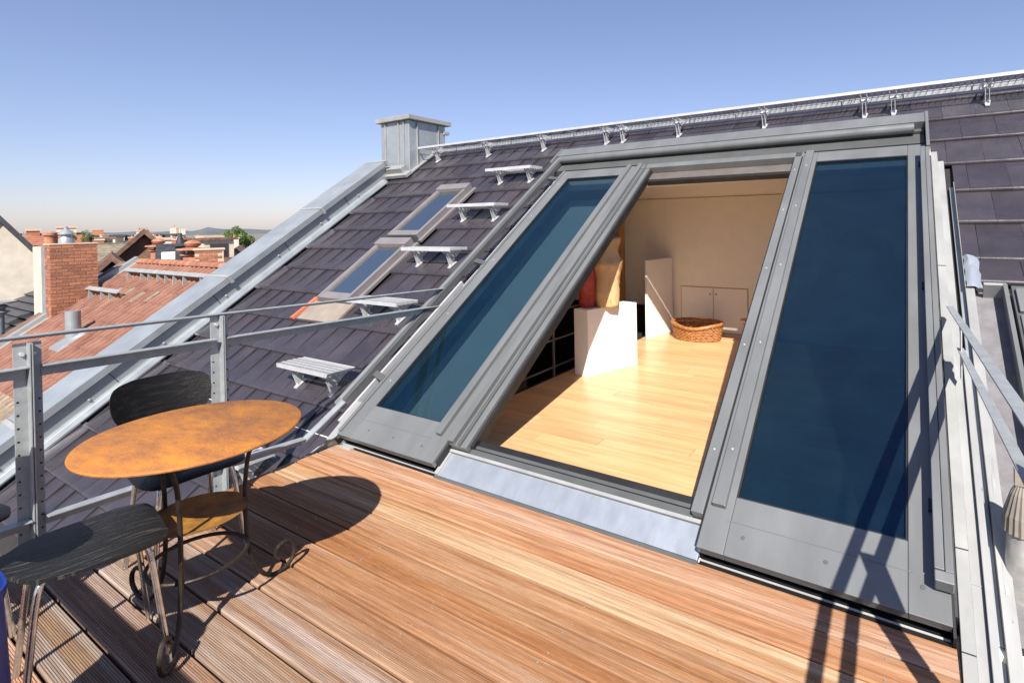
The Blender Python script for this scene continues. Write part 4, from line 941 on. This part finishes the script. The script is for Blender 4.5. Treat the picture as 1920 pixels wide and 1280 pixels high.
ws = thing('wide_brick_stack', 'low wide orange brick chimney stack close to the parapet', 'chimney', tuple(pix(390, 500, 19)))
a, c = pix(364, 467, 19), pix(420, 470, 19); zt_top = a.z
dirv = (c - a); dirv.z = 0; Lw = dirv.length; dirv.normalize(); back = Vector((-dirv.y, dirv.x, 0)); back = -back if back.dot(a) < 0 else back
def WS(x, y, z): return Vector((a.x, a.y, 0)) + dirv * x + back * y + Vector((0, 0, z))
MB().box(.01, Lw - .01, .01, .5, zt_top - 1.6, zt_top - .05, WS).build('mortar_core', M['mortar'], ws)
bk2 = MB().box(-.105, .105, -.03, .03, -.034, .034).mesh('brick', M['brick']); ang_ = math.atan2(dirv.y, dirv.x)
for r2 in range(13):
    xx = .11 + (r2 % 2) * .11
    while xx < Lw - .05:
        p_ = WS(xx, .03, zt_top - .09 - r2 * .082); piece('brick', bk2, ws, Matrix.Translation(p_) @ Matrix.Rotation(ang_, 4, 'Z')); xx += .222
MB().box(-.03, Lw + .03, -.02, .55, zt_top - .05, zt_top, WS).build('cap', M['mortar'], ws, bevel=.01)
fl2 = thing('black_flue', 'tall black metal flue rising from the slate mansard', 'flue', tuple(pix(339, 500, 21)))
a_ = pix(339, 437, 21); c_ = pix(339, 505, 21); h = a_.z - c_.z
b = MB(); b.lathe([(.13, -.5), (.13, h * .62), (.2, h * .64), (.2, h * .68), (.11, h * .72), (.10, h * .8), (.06, h * .9), (.05, h)], (c_.x, c_.y, c_.z), 16, 1, 1); b.build('pipe', M['slate'], fl2, smooth=True)
for i, (px, pt, pb, d) in enumerate(((44 / 1, 434, 450, 45), (286, 434, 447, 110), (338, 429, 446, 110), (6, 431, 448, 46))):
    a_, c_ = pix(px, pt, d), pix(px, pb, d); t = thing('aerial', ['thin rooftop aerial left of the brick chimney', 'thin rooftop aerial above the long slate roof', 'thin rooftop aerial above the black flue', 'thin rooftop aerial at the far left edge'][i], 'aerial', tuple(c_))
    b = MB(); b.tube([c_, a_], .02 + d * .0002, 5); b.build('mast', M['galv'], t); b = MB(); b.tube([a_ + Vector((-.5, -.2, -.25)), a_ + Vector((.5, .2, -.25))], .02, 5); b.build('crossbar', M['galv'], t)
# trees
def tree(px, py_top, py_bot, wpx, d, label, seed, nl=2600):
    rn = random.Random(seed); a_ = pix(px, py_top, d); c_ = pix(px, py_bot, d); H_ = a_.z - c_.z; e1 = pix(px - wpx / 2, py_top, d); e2 = pix(px + wpx / 2, py_top, d); W_ = (e2 - e1).length / 2
    t = thing('tree', label, 'tree', (c_.x, c_.y, -12)); b = MB(); b.tube([(c_.x, c_.y, -12), (c_.x + .1, c_.y, c_.z - 1), (c_.x, c_.y, c_.z + H_ * .5)], [.5, .35, .1], 8); b.build('trunk', M['bark'], t)
    b = MB(); cen = Vector((c_.x, c_.y, c_.z + H_ * .35)); clumps = []
    for _ in range(26):
        u_ = Vector((rn.gauss(0, 1), rn.gauss(0, 1), rn.gauss(0, .8))); u_.normalize(); rad = rn.uniform(.45, .9); clumps.append((cen + Vector((u_.x * W_ * rad, u_.y * W_ * rad, u_.z * H_ * .62 * rad)), rn.uniform(.22, .38) * W_))
    for _ in range(nl):
        q_, r_ = rn.choice(clumps); u_ = Vector((rn.gauss(0, 1), rn.gauss(0, 1), rn.gauss(0, 1))); u_.normalize(); p_ = q_ + u_ * r_ * rn.uniform(.6, 1.05) * Vector((1, 1, 1)).length / 1.732
        s_ = W_ * .045 * rn.uniform(.6, 1.3); v1 = Vector((rn.gauss(0, 1), rn.gauss(0, 1), rn.gauss(0, 1))).normalized() * s_; v2 = u_.cross(v1).normalized() * s_ + Vector((0, 0, rn.uniform(-.3, .3) * s_))
        b.add([p_ - v1, p_ + v2, p_ + v1, p_ - v2], [(0, 1, 2, 3)])
    b.build('crown', M['leaf'], t)
tree(444, 429, 458, 64, 75, 'large round leafy tree by the white gabled house', 1, 4200)
tree(132, 428, 450, 28, 44, 'small dark tree above the brick chimney, left one', 2)
tree(165, 426, 452, 30, 44, 'taller spreading tree above the brick chimney, right one', 3)
tree(195, 436, 450, 20, 140, 'small distant tree left of the long slate roof', 4, 1200)
